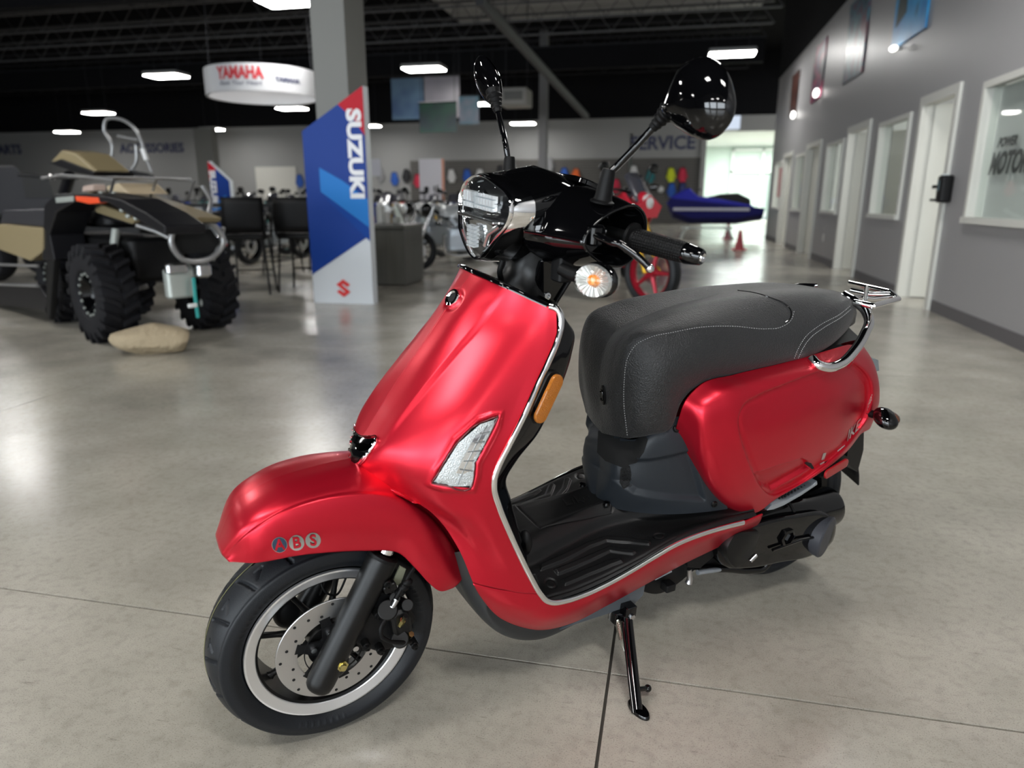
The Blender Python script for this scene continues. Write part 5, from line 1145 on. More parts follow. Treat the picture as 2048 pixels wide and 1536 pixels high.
for (px, py, s, w_) in ((1787, 97, .07, 'nearest, a small round spot at the corner of the blue poster'), (1632, 186, .16, 'under the pink-red poster'), (1586, 230, .16, 'under the brown-black poster, farthest')):
    p = atX(px, py, XR - .09); e = empty('wall_light', 'small glowing wall light, ' + w_, 'wall light', 'small lights along the grey wall', tuple(p))
    M().ell((0, 0, 0), (.045, s * 1.2, s * .5)).build('glowing_globe', mat('globe_glow', (.9, .9, .9), .4, emit=(1, .98, .93), es=2.2), e); M().cyl((0, 0, 0), (.09, 0, 0), .02, seg=10).build('light_arm', FIX, e)
# ---- things on the right wall
p = atX(1903, 378, XR); e = empty('soap_dispenser', 'black hand sanitizer dispenser on the grey wall beside the open door', 'dispenser', None, (XR, p[1], p[2]))
M().rbox((-.06, 0, 0), (.11, .13, .25), .03, 4).build('dispenser_case', MBLK, e, smooth=40); M().rbox((-.118, 0, .03), (.006, .05, .10), .002).build('level_window', mat('window_tint', (.05, .09, .10), .2), e)
M().rbox((-.06, .03, .13), (.06, .05, .02), .008).build('dispenser_cap', mat('pale_cap', (.6, .65, .65), .4), e)
p = atX(1647, 475, XR); tag(M().rbox((XR - .006, p[1], p[2]), (.012, .08, .12), .003, ax=((0, 1, 0), (0, 0, 1), (1, 0, 0)) and None).build('wall_socket', TRIM), 'small white wall socket low on the grey wall between two doors', 'socket')
lf = [o for o in bpy.data.objects if o.name.startswith('door_leaf')][0]
# signs on the first open door leaf
p = atX(1889, 410, XR + .05)
e = M(); e.box((XR + .02, 8.12, 1.20), (.01, .34, .035)); tag(e.build('door_sign', GBLK, smooth=0), 'black name plate on the nearest doorway of the grey wall', 'sign'); e = M(); e.box((XR + .02, 8.14, 1.07), (.01, .32, .025)); tag(e.build('push_bar', GBLK, smooth=0), 'thin black bar below the name plate at the nearest doorway', 'bar')
# first window: blind and lettering on the glass
m = M().box((XR + .11, 6.37, 1.46), (.01, 1.62, 1.08)); bl_ = tag(m.build('window_blind', mat('blind_grey', (.62, .62, .61), .6), smooth=0), 'pale grey blind filling the nearest office window', 'blind')
m = M(); c = np.array([XR + .062, 6.42, 1.36]); place_text(m, 'MOTORSPORTS', .24, c + (0, -.02, 0), (0, -1, 0), (0, 0, 1), bold=.010, shear=.35, xs=.80, depth=.001); place_text(m, 'POWER', .10, c + (0, .38, .17), (0, -1, 0), (0, 0, 1), bold=.006, shear=.35, depth=.001); tag(m.build('window_lettering', mat('grey_lettering', (.07, .07, .07), .5), smooth=0), 'dark slanted lettering on the nearest office window glass', 'lettering')
# posters and boxes in the offices
def office_item(px, py, w_, h, col, name, label, x=XR + .9):
    p = atX(px, py, x); p[2] = .955 + h / 2 if x < XR + 1 else p[2]; o = M().rbox(tuple(p), (.12, w_, h), .03, 3, ax=((1, 0, 0), (0, 1, 0), (0, 0, 1))).build(name, mat('office_' + label[:12], col, .5), smooth=40); return tag(o, label, name.replace('_', ' '))
for y0_, y1_ in ((9.35, 10.4), (12.65, 13.7)):
    dz = .93; e = empty('office_desk', 'white office cabinet inside the %s office window' % ('second' if y0_ < 10 else 'third'), 'cabinet', None, (XR + .9, (y0_ + y1_) / 2, 0)); M().box((0, 0, dz / 2), (.5, y1_ - y0_, dz)).build('cabinet_body', WHT, e, smooth=0); M().box((-.01, 0, dz + .012), (.54, y1_ - y0_ + .02, .024)).build('cabinet_top', TRIM, e, smooth=0)
office_item(1772, 410, .16, .22, (.5, .05, .04), 'jacket', 'red jacket seen low in the second office window')
office_item(1758, 424, .14, .14, (.015, .03, .05), 'helmet_bag', 'dark bag at the lower left of the second office window')
office_item(1768, 340, .3, .3, (.6, .68, .7), 'notice_board', 'pale notice in the second office window', XR + 3.58)
office_item(1667, 370, .18, .3, (.03, .16, .14), 'jacket', 'teal jacket seen in the third office window')
office_item(1657, 405, .16, .18, (.04, .05, .16), 'helmet_bag', 'navy bag on the sill of the third office window')
p = atX(1560, 365, XR - .01); tag(M().box(tuple(p), (.02, .55, .7)).build('wall_notice', mat('red_notice', (.45, .04, .06), .4), smooth=0), 'small red notice near the far end of the grey wall', 'notice')
# ---- hanging banners and unit heater
for i, (q, Yp, m_, lab) in enumerate((((782, 157, 848, 238), 20.0, pm('banner_lake', (.02, .05, .12), (.07, .13, .20), (.16, .18, .22), .5), 'hanging banner with a blue lake scene left of the right mirror'), ((848, 153, 920, 235), 20.0, pm('banner_grey', (.17, .16, .18), (.22, .20, .23), (.03, .03, .08), .45), 'hanging pale grey banner beside the blue lake banner'), ((838, 206, 914, 264), 17.5, pm('banner_green', (.01, .03, .04), (.01, .10, .05), (.02, .08, .12), .6), 'hanging dark green banner in front of the two larger ones'), ((918, 192, 958, 248), 17.5, pm('banner_teal', (.25, .24, .30), (.05, .18, .25), (.02, .05, .08), .7), 'narrow pale and teal banner just left of the right mirror'))):
    a, b_ = atY(q[0], q[1], Yp), atY(q[2], q[3], Yp); e = empty('hanging_banner', lab, 'banner', 'banners hung under the ceiling', ((a[0] + b_[0]) / 2, Yp, b_[2]))
    w_, h = b_[0] - a[0], a[2] - b_[2]; M().box((0, 0, h / 2), (w_, .02, h)).build('banner_sheet', m_, e, smooth=0); M().cyl((-w_ / 2, 0, h), (w_ / 2, 0, h), .02, seg=8).build('banner_pole', STL, e)
    for s in (-1, 1): M().cyl((s * w_ * .45, 0, h), (s * w_ * .45, 0, 6.95 - b_[2]), .006, seg=6).build('hanging_wire', STL, e)
a, b_ = atY(1000, 176, 22), atY(1054, 210, 22); e = empty('unit_heater', 'pale box-shaped heater hanging under the ceiling right of the small mirror', 'heater', None, ((a[0] + b_[0]) / 2, 22.4, b_[2])); w_, h = b_[0] - a[0], a[2] - b_[2]
M().rbox((0, 0, h / 2), (w_, .9, h), .05, 3).build('heater_case', mat('heater_beige', (.30, .29, .27), .5), e); M().box((0, -.455, h * .55), (w_ * .7, .01, h * .5)).build('louvre', mat('louvre_dark', (.12, .12, .11), .5), e, smooth=0)
for s in (-1, 1): M().cyl((s * w_ * .4, 0, h), (s * w_ * .4, 0, 6.95 - b_[2]), .015, seg=6).build('hanger_rod', STL, e)
# ---- counter
a, b_ = atZ(740, 575, 0), atZ(850, 560, 0)
cx0, cx1, cy0 = a[0] - .15, b_[0] + .0, (a[1] + b_[1]) / 2 - .25; ct = atY(800, 450, cy0)[2]
e = empty('reception_counter', 'grey wood-grain counter cabinet to the right of the blue standing sign', 'counter', None, ((cx0 + cx1) / 2, cy0 + .35, 0)); w_ = cx1 - cx0
wd_, nt, b = nodes('grey_wood'); N = nt.nodes.new; L = nt.links.new; tc = N('ShaderNodeTexCoord'); mp = N('ShaderNodeMapping'); mp.inputs['Scale'].default_value = (14, 14, 1); n = N('ShaderNodeTexNoise'); n.inputs['Scale'].default_value = 1.5; n.inputs['Detail'].default_value = 6; r = N('ShaderNodeValToRGB'); r.color_ramp.elements[0].color = (.055, .055, .047, 1); r.color_ramp.elements[1].color = (.12, .118, .105, 1)
L(tc.outputs['Object'], mp.inputs[0]); L(mp.outputs[0], n.inputs[0]); L(n.outputs['Fac'], r.inputs['Fac']); L(r.outputs[0], b.inputs['Base Color'])
M().box((0, 0, ct / 2 - .01), (w_, .7, ct - .05)).build('cabinet_body', wd_, e, smooth=0, bevel=.004); M().box((0, -.01, ct - .02), (w_ + .04, .76, .04)).build('counter_top', mat('counter_top_dark', (.10, .10, .09), .35), e, smooth=0, bevel=.004); M().box((0, .02, .04), (w_ - .05, .62, .08)).build('toe_kick', MBLK, e, smooth=0)
for i, (px, py, c, w2, h2, lab, nm) in enumerate(((744, 432, (.45, .20, .20), .06, .10, 'small red and white cup on the counter next to the blue sign', 'cup'), (775, 425, (.5, .5, .48), .07, .15, 'white bottle standing on the grey counter', 'bottle'), (792, 436, (.35, .36, .33), .10, .09, 'pale small box on the grey counter', 'box'), (760, 402, (.60, .62, .60), .10, .24, 'tall white display box on the grey counter', 'display box'))):
    p = atY(px, py, cy0 + .3); o = M().rbox((p[0], cy0 + .3, ct + h2 / 2), (w2, w2, h2), w2 * .3, 3).build(nm.replace(' ', '_'), mat('cnt%d' % i, c, .4), smooth=40); tag(o, lab, nm)
# ---- bar table and high chairs
def chair(label):
    e = empty('counter_chair', label, 'chair', 'black chairs at the high table')
    M().rbox((0, 0, .66), (.46, .45, .07), .06, 4).build('seat', SBLK, e, smooth=40)
    bk = [[(x, -.20 - .03 * (1 - (x / .22) ** 2) - .05 * (z - .7), z) for x in np.linspace(-.23, .23, 9)] for z in np.linspace(.70, 1.10, 6)]; M().grid(np.array(bk)).build('backrest', MBLK, e, solid=.025)
    for sx in (-1, 1):
        for sy in (-1, 1): M().tube([(sx * .19, sy * .18, .64), (sx * .23, sy * .23, 0.0)], .013, 8).build('leg', SBLK, e)
        M().tube([(sx * .22, -.2, .66), (sx * .245, -.19, .86), (sx * .24, .12, .88), (sx * .22, .2, .66)], .014, 8, n=20).build('armrest', SBLK, e)
    M().tube([(-.21, .2, .25), (.21, .2, .25)], .009, 8).build('footrest', SBLK, e); return e
def put(e, x, y, rz, z=0): e.location = (x, y, z); e.rotation_euler = (0, 0, rz); return e
spots = [(508, 585, 'black high chair left of the table nearest the off-road vehicle', .15), (610, 580, 'black high chair beside the blue standing sign', -.1)]
c0 = None
for px, py, lab, rz in spots:
    p = atZ(px, py, 0); c = chair(lab) if c0 is None else copy_tree(c0); c0 = c0 or c; c['label'] = lab; put(c, p[0], p[1], rz + YAW)
for px, py, lab in ((492, 560, 'black high chair on the far side of the table, left one'), (592, 556, 'black high chair on the far side of the table, right one')):
    p = atZ(px, py, 0); c = copy_tree(c0); c['label'] = lab; put(c, p[0], p[1] + 1.0, PI + YAW)
p = atZ(548, 562, 0); e = empty('bar_table', 'long dark high table behind the black chairs', 'table', None, (p[0] - .1, p[1] + .15, 0), YAW)
M().rbox((0, 0, 1.0), (2.1, .62, .05), .03, 3).build('table_top', MBLK, e)
for sx in (-.95, .95):
    for sy in (-.25, .25): M().box((sx, sy, .49), (.05, .05, .97)).build('leg', SBLK, e, smooth=0)
p = atY(550, 452, 8.6); tag(M().rbox(tuple(p), (.18, .05, .10), .01).build('table_sign', mat('grey_card', (.22, .22, .22), .5)), 'small grey card on the edge of the dark high table', 'sign')
# ---- rock under the off-road tyre
def rock(c, r, seed, rz):
    rn = random.Random(seed); m = M(); m.ell((0, 0, 0), 1., seg=40, rings=24); vs = []
    ks = [(unit([rn.gauss(0, 1) for _ in range(3)]), rn.uniform(.72, .95)) for _ in range(22)]
    for v in m.v:
        v = np.array(v)
        for n_, d_ in ks:
            t = v @ n_ - d_
            if t > 0: v = v - n_ * t * .85
        vs.append(v * np.array(r))
    m.v = [tuple(v) for v in vs]; return m
rm = mat('sandstone', (.36, .29, .19), .9, bump=('noise', 22, .02)); p = atZ(283, 712, 0); o = rock(None, (.30, .17, .125), 4, 0).build('rock', rm, smooth=35); tag(put(o, p[0], p[1] + .12, .2, .098), 'rough tan rock on the floor in front of the off-road vehicle tyre', 'rock')
# ---- off-road vehicle (quad)
TAN = mat('sand_plastic', (.25, .20, .11), .42); GUN = mat('gunmetal_tube', (.33, .33, .33), .32, .6); KNB = mat('mud_tyre', (.010, .010, .012), .7, spec=.2); PSIL = mat('pale_silver', (.42, .45, .42), .35, .3); TEAL = mat('teal_strap', (.02, .28, .26), .6); BLKP = mat('black_plastic', (.006, .006, .008), .4, spec=.3); REDL = mat('orange_red_badge', (.80, .08, .02), .4)
def cam3(px, py, d): x = (px - 1024) / FPX; y = (py - 768) / FPX; return CAM + d * ray(px, py)
W1, W2 = cam3(205, 583, 5.45), cam3(408, 580, 6.05); ax0 = (W2 - W1) * (1, 1, 0); tr = np.linalg.norm(ax0); ay = unit(ax0); axv = unit(np.cross(ay, (0, 0, 1.)))
if axv @ CX < 0: axv = -axv
AO = (W1 + W2) / 2 * (1, 1, 0)
rzA = math.atan2(axv[1], axv[0]); quad = empty('quad_bike', 'black and sand coloured off-road quad with knobbly tyres and a silver front bumper', 'off-road vehicle', None, tuple(AO), rzA)
RA = np.array([axv, np.cross((0, 0, 1.), axv), (0, 0, 1.)])
def A_(px, py, y): c = RA @ (CAM - AO); r = RA @ ray(px, py); return c + r * ((y - c[1]) / r[1])
def Ax(px, py, x): c = RA @ (CAM - AO); r = RA @ ray(px, py); return c + r * ((x - c[0]) / r[0])
sd = 1 if (RA @ (W1 - AO))[1] > 0 else -1; hw = tr / 2; TR = .375
def mud_wheel(c, par, side):
    m = M(); Wd = .13; prof = [(.17, -.10), (.19, -.125), (.28, -.135), (.335, -.12), (.345, -.06), (.345, .06), (.335, .12), (.28, .135), (.19, .125), (.17, .10)]
    m.lathe(prof, (0, 0, 0), AX, 64)
    for k in range(20):
        a0 = 2 * PI * k / 20
        for s in (-1, 1):
            L = []
            for j, (y0, da) in enumerate(((.015, .0), (.075, .10), (.125, .16), (.138, .17))):
                a = a0 + da + (0 if s > 0 else PI / 20); r1 = .378 if j < 3 else .325; r0 = .335 if j < 3 else .29
                L.append([(r * math.cos(a + w_), s * y0, r * math.sin(a + w_)) for r, w_ in ((r0, -.055), (r0, .055), (r1, .045), (r1, -.045))])
            m.loft(L, caps=True)
    t = at_axle(m, c).build('mud_tyre', KNB, par, smooth=30)
    m = M().lathe([(.172, .09), (.165, .10), (.150, .095), (.13, .04), (.06, .02), (.05, .05), (0, .055)], c, (0, side, 0), 40); m.lathe([(.172, -.09), (.12, -.05), (0, -.05)], c, (0, side, 0), 40); rr_ = m.build('wheel_rim', GBLK, t, smooth=40)
    for k in range(16):
        a = 2 * PI * k / 16; M().cyl(c + np.array([.158 * math.cos(a), side * .10, .158 * math.sin(a)]), c + np.array([.158 * math.cos(a), side * .112, .158 * math.sin(a)]), .010, seg=8).build('beadlock_bolt', PSIL, rr_)
for k in range(1):
    for (x, s) in ((0, sd), (0, -sd), (-1.28, sd), (-1.28, -sd)): mud_wheel(np.array([x, s * (hw if x > -1 else hw - .14), TR]), quad, s)
yn = sd * (hw + .10)
def Q(l, y): return [A_(a, b_, y) for a, b_ in l]
def slab(px, y0, y1, name, m_, bevel=.01, par=quad):
    q0, q1 = Q(px, y0), None; q1 = [np.array([p[0], y1, p[2]]) for p in q0]; return M().loft([q0, q1], caps=True).build(name, m_, par, smooth=0, bevel=bevel)
slab([(108, 520), (98, 470), (112, 425), (150, 403), (215, 405), (262, 432), (300, 455), (330, 470), (330, 452), (292, 425), (240, 398), (180, 386), (110, 388), (88, 410), (84, 520)], yn, yn - sd * .26, 'front_mudguard', BLKP)
slab([(92, 520), (92, 640), (99, 640), (108, 520)], yn, yn - sd * .05, 'mud_flap', MBLK)
slab([(0, 448), (92, 457), (90, 500), (60, 522), (0, 500), (-60, 470)], yn, yn - sd * .2, 'side_panel', TAN)
slab([(5, 420), (95, 418), (96, 455), (0, 447)], yn - sd * .05, yn - sd * .5, 'rear_mudguard', mat('graphite_plastic', (.03, .03, .035), .4))
slab([(-40, 570), (78, 572), (95, 600), (90, 622), (-40, 606)], yn - sd * .02, yn - sd * .3, 'footwell', BLKP)
for yy in (528, 568): M().tube([A_(-30, yy, yn), A_(76, yy + 4, yn)], .012, 8).build('step_rail', GUN, quad)
mm = M().rbox((-.62, 0, .62), (1.5, .42, .34), .06); mm.build('chassis', MBLK, quad)
def cslab(px, hw_, name, m_, bevel=.012):
    q = Q(px, 0); return M().loft([[p + np.array([0, s * hw_, 0]) for p in q] for s in (-1, 1)], caps=True).build(name, m_, quad, smooth=0, bevel=bevel)
cslab([(225, 384), (262, 390), (330, 412), (392, 436), (388, 446), (330, 432), (262, 408), (228, 398)], .20, 'hood', TAN)
cslab([(250, 400), (330, 426), (380, 438), (380, 448), (345, 452), (262, 436)], .22, 'nose_panel', BLKP)
cslab([(245, 400), (325, 428), (345, 438), (335, 446), (262, 424)], .26, 'hood_edge', TAN, .004)
slab([(150, 392), (196, 395), (198, 406), (178, 408), (152, 402)], yn + sd * .005, yn - sd * .05, 'orange_badge', REDL, .004)
slab([(110, 395), (146, 392), (146, 403), (112, 406)], yn + sd * .005, yn - sd * .05, 'badge_plate', PSIL, .004)
bx_ = .70
hexa = [(352, 452), (424, 448), (447, 484), (428, 512), (362, 516), (342, 482)]
M().tube([Ax(a, b_, bx_) for a, b_ in curve([(x, y, 0) for x, y in hexa], 40, True)[:, :2]], .021, 12, closed=True).build('front_bumper', GUN, quad)
for l in ([(447, 455), (440, 490), (425, 520)], [(352, 452), (330, 432), (308, 408)], [(420, 450), (418, 425), (422, 400), (405, 372)], [(343, 478), (310, 462), (272, 450)]): M().tube([Ax(a, b_, bx_ - .02 - .06 * i) for i, (a, b_) in enumerate(l)], .016, 10).build('bumper_stay', GUN, quad)
fr_ = [Ax(x, y, .66) for x, y in ((356, 462), (422, 458), (440, 484), (424, 504), (366, 508), (348, 482))]; M().loft([fr_, [p - np.array([.05, 0, 0]) for p in fr_]], caps=True).build('grille', HOLE, quad, smooth=0)
c = Ax(358, 566, .60); M().rbox(c, (.10, .20, .22), .03).build('winch_plate', PSIL, quad); c = Ax(352, 537, .63); M().rbox(c, (.08, .16, .08), .03).build('winch_drum', CHRS, quad); c = Ax(405, 540, .63); M().rbox(c, (.10, .12, .11), .04).build('winch_motor', CHRS, quad)
M().tube([Ax(387, 555, .69), Ax(390, 590, .69), Ax(396, 635, .68)], .014, 8).build('winch_strap', TEAL, quad); M().rbox(Ax(385, 611, .70), (.02, .07, .03), .008).build('price_tag', WHT, quad); M().ell(Ax(412, 605, .2), (.05, .05, .05)).build('hub_cap', PSIL, quad)
for s in (-1, 1): M().tube([np.array([-.05, s * .22, .85]), np.array([.0, s * .34, .45])], .032, 12).build('shock_absorber', PSIL, quad)
for s in (-1, 1):
    M().tube([np.array([.15, s * .12, .42]), np.array([.02, s * hw * .85, .36])], .02, 8).build('suspension_arm', GUN, quad); M().tube([np.array([-.2, s * .12, .42]), np.array([.0, s * hw * .85, .36])], .02, 8).build('suspension_arm', GUN, quad)
rk = [(160, 358), (200, 352), (270, 357), (312, 362), (300, 398)]
for s in (.30, 0., -.30): M().tube([A_(a, b_, 0) + np.array([0, s, 0]) for a, b_ in rk], .012, 8).build('front_rack', GUN, quad)
for t in (.1, .4, .7, .95): p = A_(160 + 150 * t, 356, 0); M().tube([p + (0, -.31, 0), p + (0, .31, 0)], .010, 8).build('rack_bar', GUN, quad)
slab([(100, 323), (122, 300), (150, 306), (190, 340), (186, 350), (150, 342), (118, 330)], sd * .14, -sd * .14, 'headlight_pod', TAN, .02); slab([(96, 326), (120, 318), (188, 344), (186, 352), (150, 346)], sd * .16, -sd * .16, 'pod_base', BLKP)
M().tube([A_(130, 352, 0) + (0, -.38, 0), A_(138, 356, 0) + (.06, -.12, 0), A_(138, 356, 0) + (.06, .12, 0), A_(130, 352, 0) + (0, .38, 0)], .013, 10, n=20).build('handlebar', MBLK, quad); M().ell(A_(104, 354, sd * .2), (.03, .03, .03)).build('mirror_glint', CHR, quad); M().tube([A_(128, 388, 0), A_(140, 350, 0)], .05, 10).build('steering_pod', BLKP, quad)
M().rbox(np.array([-.75, 0, .93]), (.75, .34, .16), .08, 4).build('seat', MBLK, quad, smooth=40)
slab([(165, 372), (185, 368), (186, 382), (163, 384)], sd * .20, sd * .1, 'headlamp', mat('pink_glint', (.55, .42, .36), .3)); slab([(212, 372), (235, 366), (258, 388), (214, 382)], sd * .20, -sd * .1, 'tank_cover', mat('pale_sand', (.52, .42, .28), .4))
for (a, b_) in ((244, 420), (256, 432), (272, 436), (296, 443), (228, 388), (202, 387)): M().ell(A_(a, b_, sd * .32), (.018, .018, .018)).build('trim_bolt', PSIL, quad)
# ---- vehicle with a tubular cage behind it
c = atZ(150, 560, 0); cg = empty('utility_vehicle', 'dark utility vehicle with an upright tubular cage standing behind the quad', 'off-road vehicle', None, (c[0], 8.2, 0)); O_ = np.array([c[0], 8.2, 0.])
def cq(px, py, dy=0.): return atY(px, py, 8.2 + dy) - O_
M().loft([[cq(a, b_, dy) for a, b_ in ((0, 332), (30, 332), (40, 345), (95, 352), (108, 400), (100, 430), (0, 430), (-60, 430), (-60, 332))] for dy in (-.4, .5)], caps=True).build('vehicle_body', mat('charcoal_body', (.016, .016, .020), .5), cg, smooth=0, bevel=.02)
M().loft([[cq(a, b_, dy) for a, b_ in ((42, 345), (95, 352), (108, 395), (50, 395))] for dy in (-.42, -.38)], caps=True).build('door_panel', mat('black_panel', (.010, .010, .010), .5), cg, smooth=0)
cgl = [[(213, 350), (206, 335), (222, 318), (224, 290), (208, 258), (212, 240), (235, 237), (262, 250), (280, 275), (290, 310), (305, 345)], [(224, 318), (240, 330), (258, 340), (278, 346)], [(272, 290), (272, 325), (262, 342)], [(236, 272), (278, 280)]]
for l in cgl:
    for dy in (-.35, .15): M().tube([cq(a, b_, dy) for a, b_ in l], .020, 10, n=50).build('cage_tube', GUN, cg)
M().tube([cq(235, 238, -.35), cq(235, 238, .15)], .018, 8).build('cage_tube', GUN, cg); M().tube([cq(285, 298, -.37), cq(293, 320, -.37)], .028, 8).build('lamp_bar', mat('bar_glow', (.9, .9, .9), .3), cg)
M().loft([[cq(a, b_, dy) for a, b_ in ((230, 350), (245, 338), (295, 346), (310, 352), (300, 362), (235, 360))] for dy in (-.4, .2)], caps=True).build('cargo_bed', MBLK, cg, smooth=0, bevel=.01)
M().rbox(cq(160, 385, .1) * (1, 1, 0) + (0, 0, .6), (2.4, .8, .5), .06).build('chassis', MBLK, cg)
for dx in (-.9, 1.0):
    for dy in (-.35, .5): m = M(); m.lathe([(.16, -.1), (.3, -.12), (.33, -.06), (.33, .06), (.3, .12), (.16, .1), (0, .02)], (dx, dy, .33), AX, 32); m.build('wheel', KNB, cg)

# ---- motorcycles: one detailed bike, copied with its parts; each copy gets its own colours
def bike(name, body, label, group=None, sport=False, extra=None):
    e = empty(name, label, 'motorcycle', group)
    bm_ = mat('paint_%s' % '_'.join('%02d' % int(c * 99) for c in body), body, .3, .1, .5)
    for x, n_ in ((0.72, 'front_wheel'), (-.72, 'rear_wheel')):
        t = M().lathe([(.235, -.045), (.27, -.058), (.30, -.045), (.315, 0), (.30, .045), (.27, .058), (.235, .045)], (x, 0, .315), AX, 40).build(n_, RUB, e); m = M().lathe([(.24, -.03), (.215, -.03), (.205, 0), (.215, .03), (.24, .03)], (x, 0, .315), AX, 40); rimm = extra or GBLK
        for k in range(5): a = 2 * PI * k / 5; m.tube([(x, 0, .315), (x + .22 * math.cos(a), 0, .315 + .22 * math.sin(a))], [.03, .014], 8)
        m.cyl((x, -.05, .315), (x, .05, .315), .045, seg=16); m.build('rim', rimm, t); M().lathe([(.06, .055), (.14, .055), (.14, .059), (.06, .059)], (x, 0, .315), AX, 32, close=True).build('brake_disc', STEEL, t)
    for s in (-1, 1): M().tube([(.72, s * .09, .315), (.44, s * .09, .98)], [.026, .022], 12).build('fork_leg', CHRS if not sport else mat('gold_fork', (.7, .42, .04), .3, .8), e)
    q = [(.66 + .33 * math.cos(t) * 1. + .06, .36 + .31 * math.sin(t)) for t in np.linspace(.75, 2.5, 12)]; M().loft([[(x, y, z - abs(y) * .5) for x, z in q] for y in (-.065, -.03, .03, .065)], closed=False).build('front_mudguard', bm_, e, solid=.006)
    M().loft([[(x, y * w_, z) for y, z in ((-1, zc - h * .6), (-1.0, zc + h * .3), (-.6, zc + h), (.6, zc + h), (1, zc + h * .3), (1, zc - h * .6))] for x, w_, zc, h in ((.36, .07, .86, .05), (.26, .15, .88, .11), (.05, .16, .88, .12), (-.12, .11, .84, .08), (-.2, .07, .82, .05))], caps=True).build('fuel_tank', bm_, e, smooth=60)
    M().loft([[(x, y * w_, z) for y, z in ((-1, zc - h), (-1.0, zc + h * .5), (-.5, zc + h), (.5, zc + h), (1, zc + h * .5), (1, zc - h))] for x, w_, zc, h in ((-.12, .09, .80, .04), (-.3, .13, .79, .05), (-.55, .12, .84, .04), (-.85, .06, .92, .02))], caps=True).build('seat', MBLK, e, smooth=60)
    M().loft([[(x, y * w_, z) for y, z in ((-1, zc - h), (-1.0, zc + h), (1, zc + h), (1, zc - h))] for x, w_, zc, h in ((-.2, .10, .70, .08), (-.55, .10, .76, .05), (-.95, .05, .90, .03))], caps=True).build('tail_cover', bm_, e, bevel=.01)
    m = M().rbox((.02, 0, .48), (.46, .28, .36), .06, 3); m.cyl((.12, -.17, .45), (.12, .17, .45), .10, seg=20); m.tube([(.1, .08, .68), (.2, .08, .8)], .06, 12); m.build('engine', CAST, e); M().tube([(.45, 0, .92), (.1, .1, .70), (-.25, .1, .5), (-.7, .09, .33)], .028, 8, n=20).build('frame', MBLK, e); M().tube([(.28, -.1, .55), (.26, -.14, .28), (-.2, -.15, .24), (-.6, -.17, .34), (-.85, -.18, .42)], [.025, .028, .03, .05, .05], 12, n=30).build('exhaust', CHR, e)
    M().tube([(.30, -.38, 1.02), (.40, -.2, 1.05), (.44, 0, 1.02), (.40, .2, 1.05), (.30, .38, 1.02)], .013, 8, n=24).build('handlebar', MBLK, e)
    for s in (-1, 1): mi = M().tube([(.38, s * .24, 1.05), (.40, s * .30, 1.22)], .007, 6).build('mirror_stem', MBLK, e); M().ell((.40, s * .33, 1.24), (.015, .07, .045)).build('mirror_head', GBLK, mi)
    hd = M().ell((.56, 0, .93), (.10, .09, .10)).build('headlamp', GBLK if not sport else bm_, e); M().lathe([(0, .105), (.05, .10), (.08, .075)], (.56, 0, .93), (1, 0, 0), 24).build('headlamp_lens', mat('lamp_white', (.75, .78, .78), .1, .5), hd)
    if sport:
        for s in (-1, 1):
            q = [(.62, .90), (.50, 1.02), (.25, .84), (.05, .60), (.0, .36), (.30, .30), (.42, .50), (.50, .72)]; M().loft([[(x, s * .16, z) for x, z in q], [(x * .97, s * .19, z) for x, z in q], [(x * .94, s * .165, z) for x, z in q]], caps=True).build('side_fairing', bm_, e)
        M().loft([[(x, y, z) for y, z in ((-.16, .9), (0, 1.0), (.16, .9), (.1, .8), (-.1, .8))] for x in (.45, .66)], caps=True).build('nose_fairing', bm_, e); M().grid(np.array([[(.60 - k * .04, y, .98 + k * .06 - abs(y) * .4) for y in (-.12, -.05, .05, .12)] for k in range(5)])).build('windscreen', mat('smoked_screen', (.05, .05, .06), .1), e, solid=.003)
    return e
BG = 'rows of motorcycles across the showroom'
p = atZ(1300, 615, 0)
rb_ = bike('sport_motorcycle', (.45, .012, .03), 'red sport motorcycle with red wheels seen behind the scooter grip', None, True, mat('red_rim', (.40, .012, .03), .3, .3)); put(rb_, 0, 0, 0)
hb = math.radians(-52) + YAW; rb_.scale = (1.12, 1.12, 1.12); wf = np.array([math.cos(hb), math.sin(hb)]) * .72 * 1.12; put(rb_, p[0] - wf[0] - .0, p[1] - wf[1] + .05, hb)
protos = [bike('motorcycle', (.05, .05, .055), 'x', BG), bike('motorcycle', (.42, .44, .45), 'x', BG), bike('motorcycle', (.02, .05, .30), 'x', BG, True), bike('motorcycle', (.04, .42, .40), 'x', BG, True), bike('motorcycle', (.40, .02, .03), 'x', BG, True), bike('motorcycle', (.55, .56, .55), 'x', BG, True)]
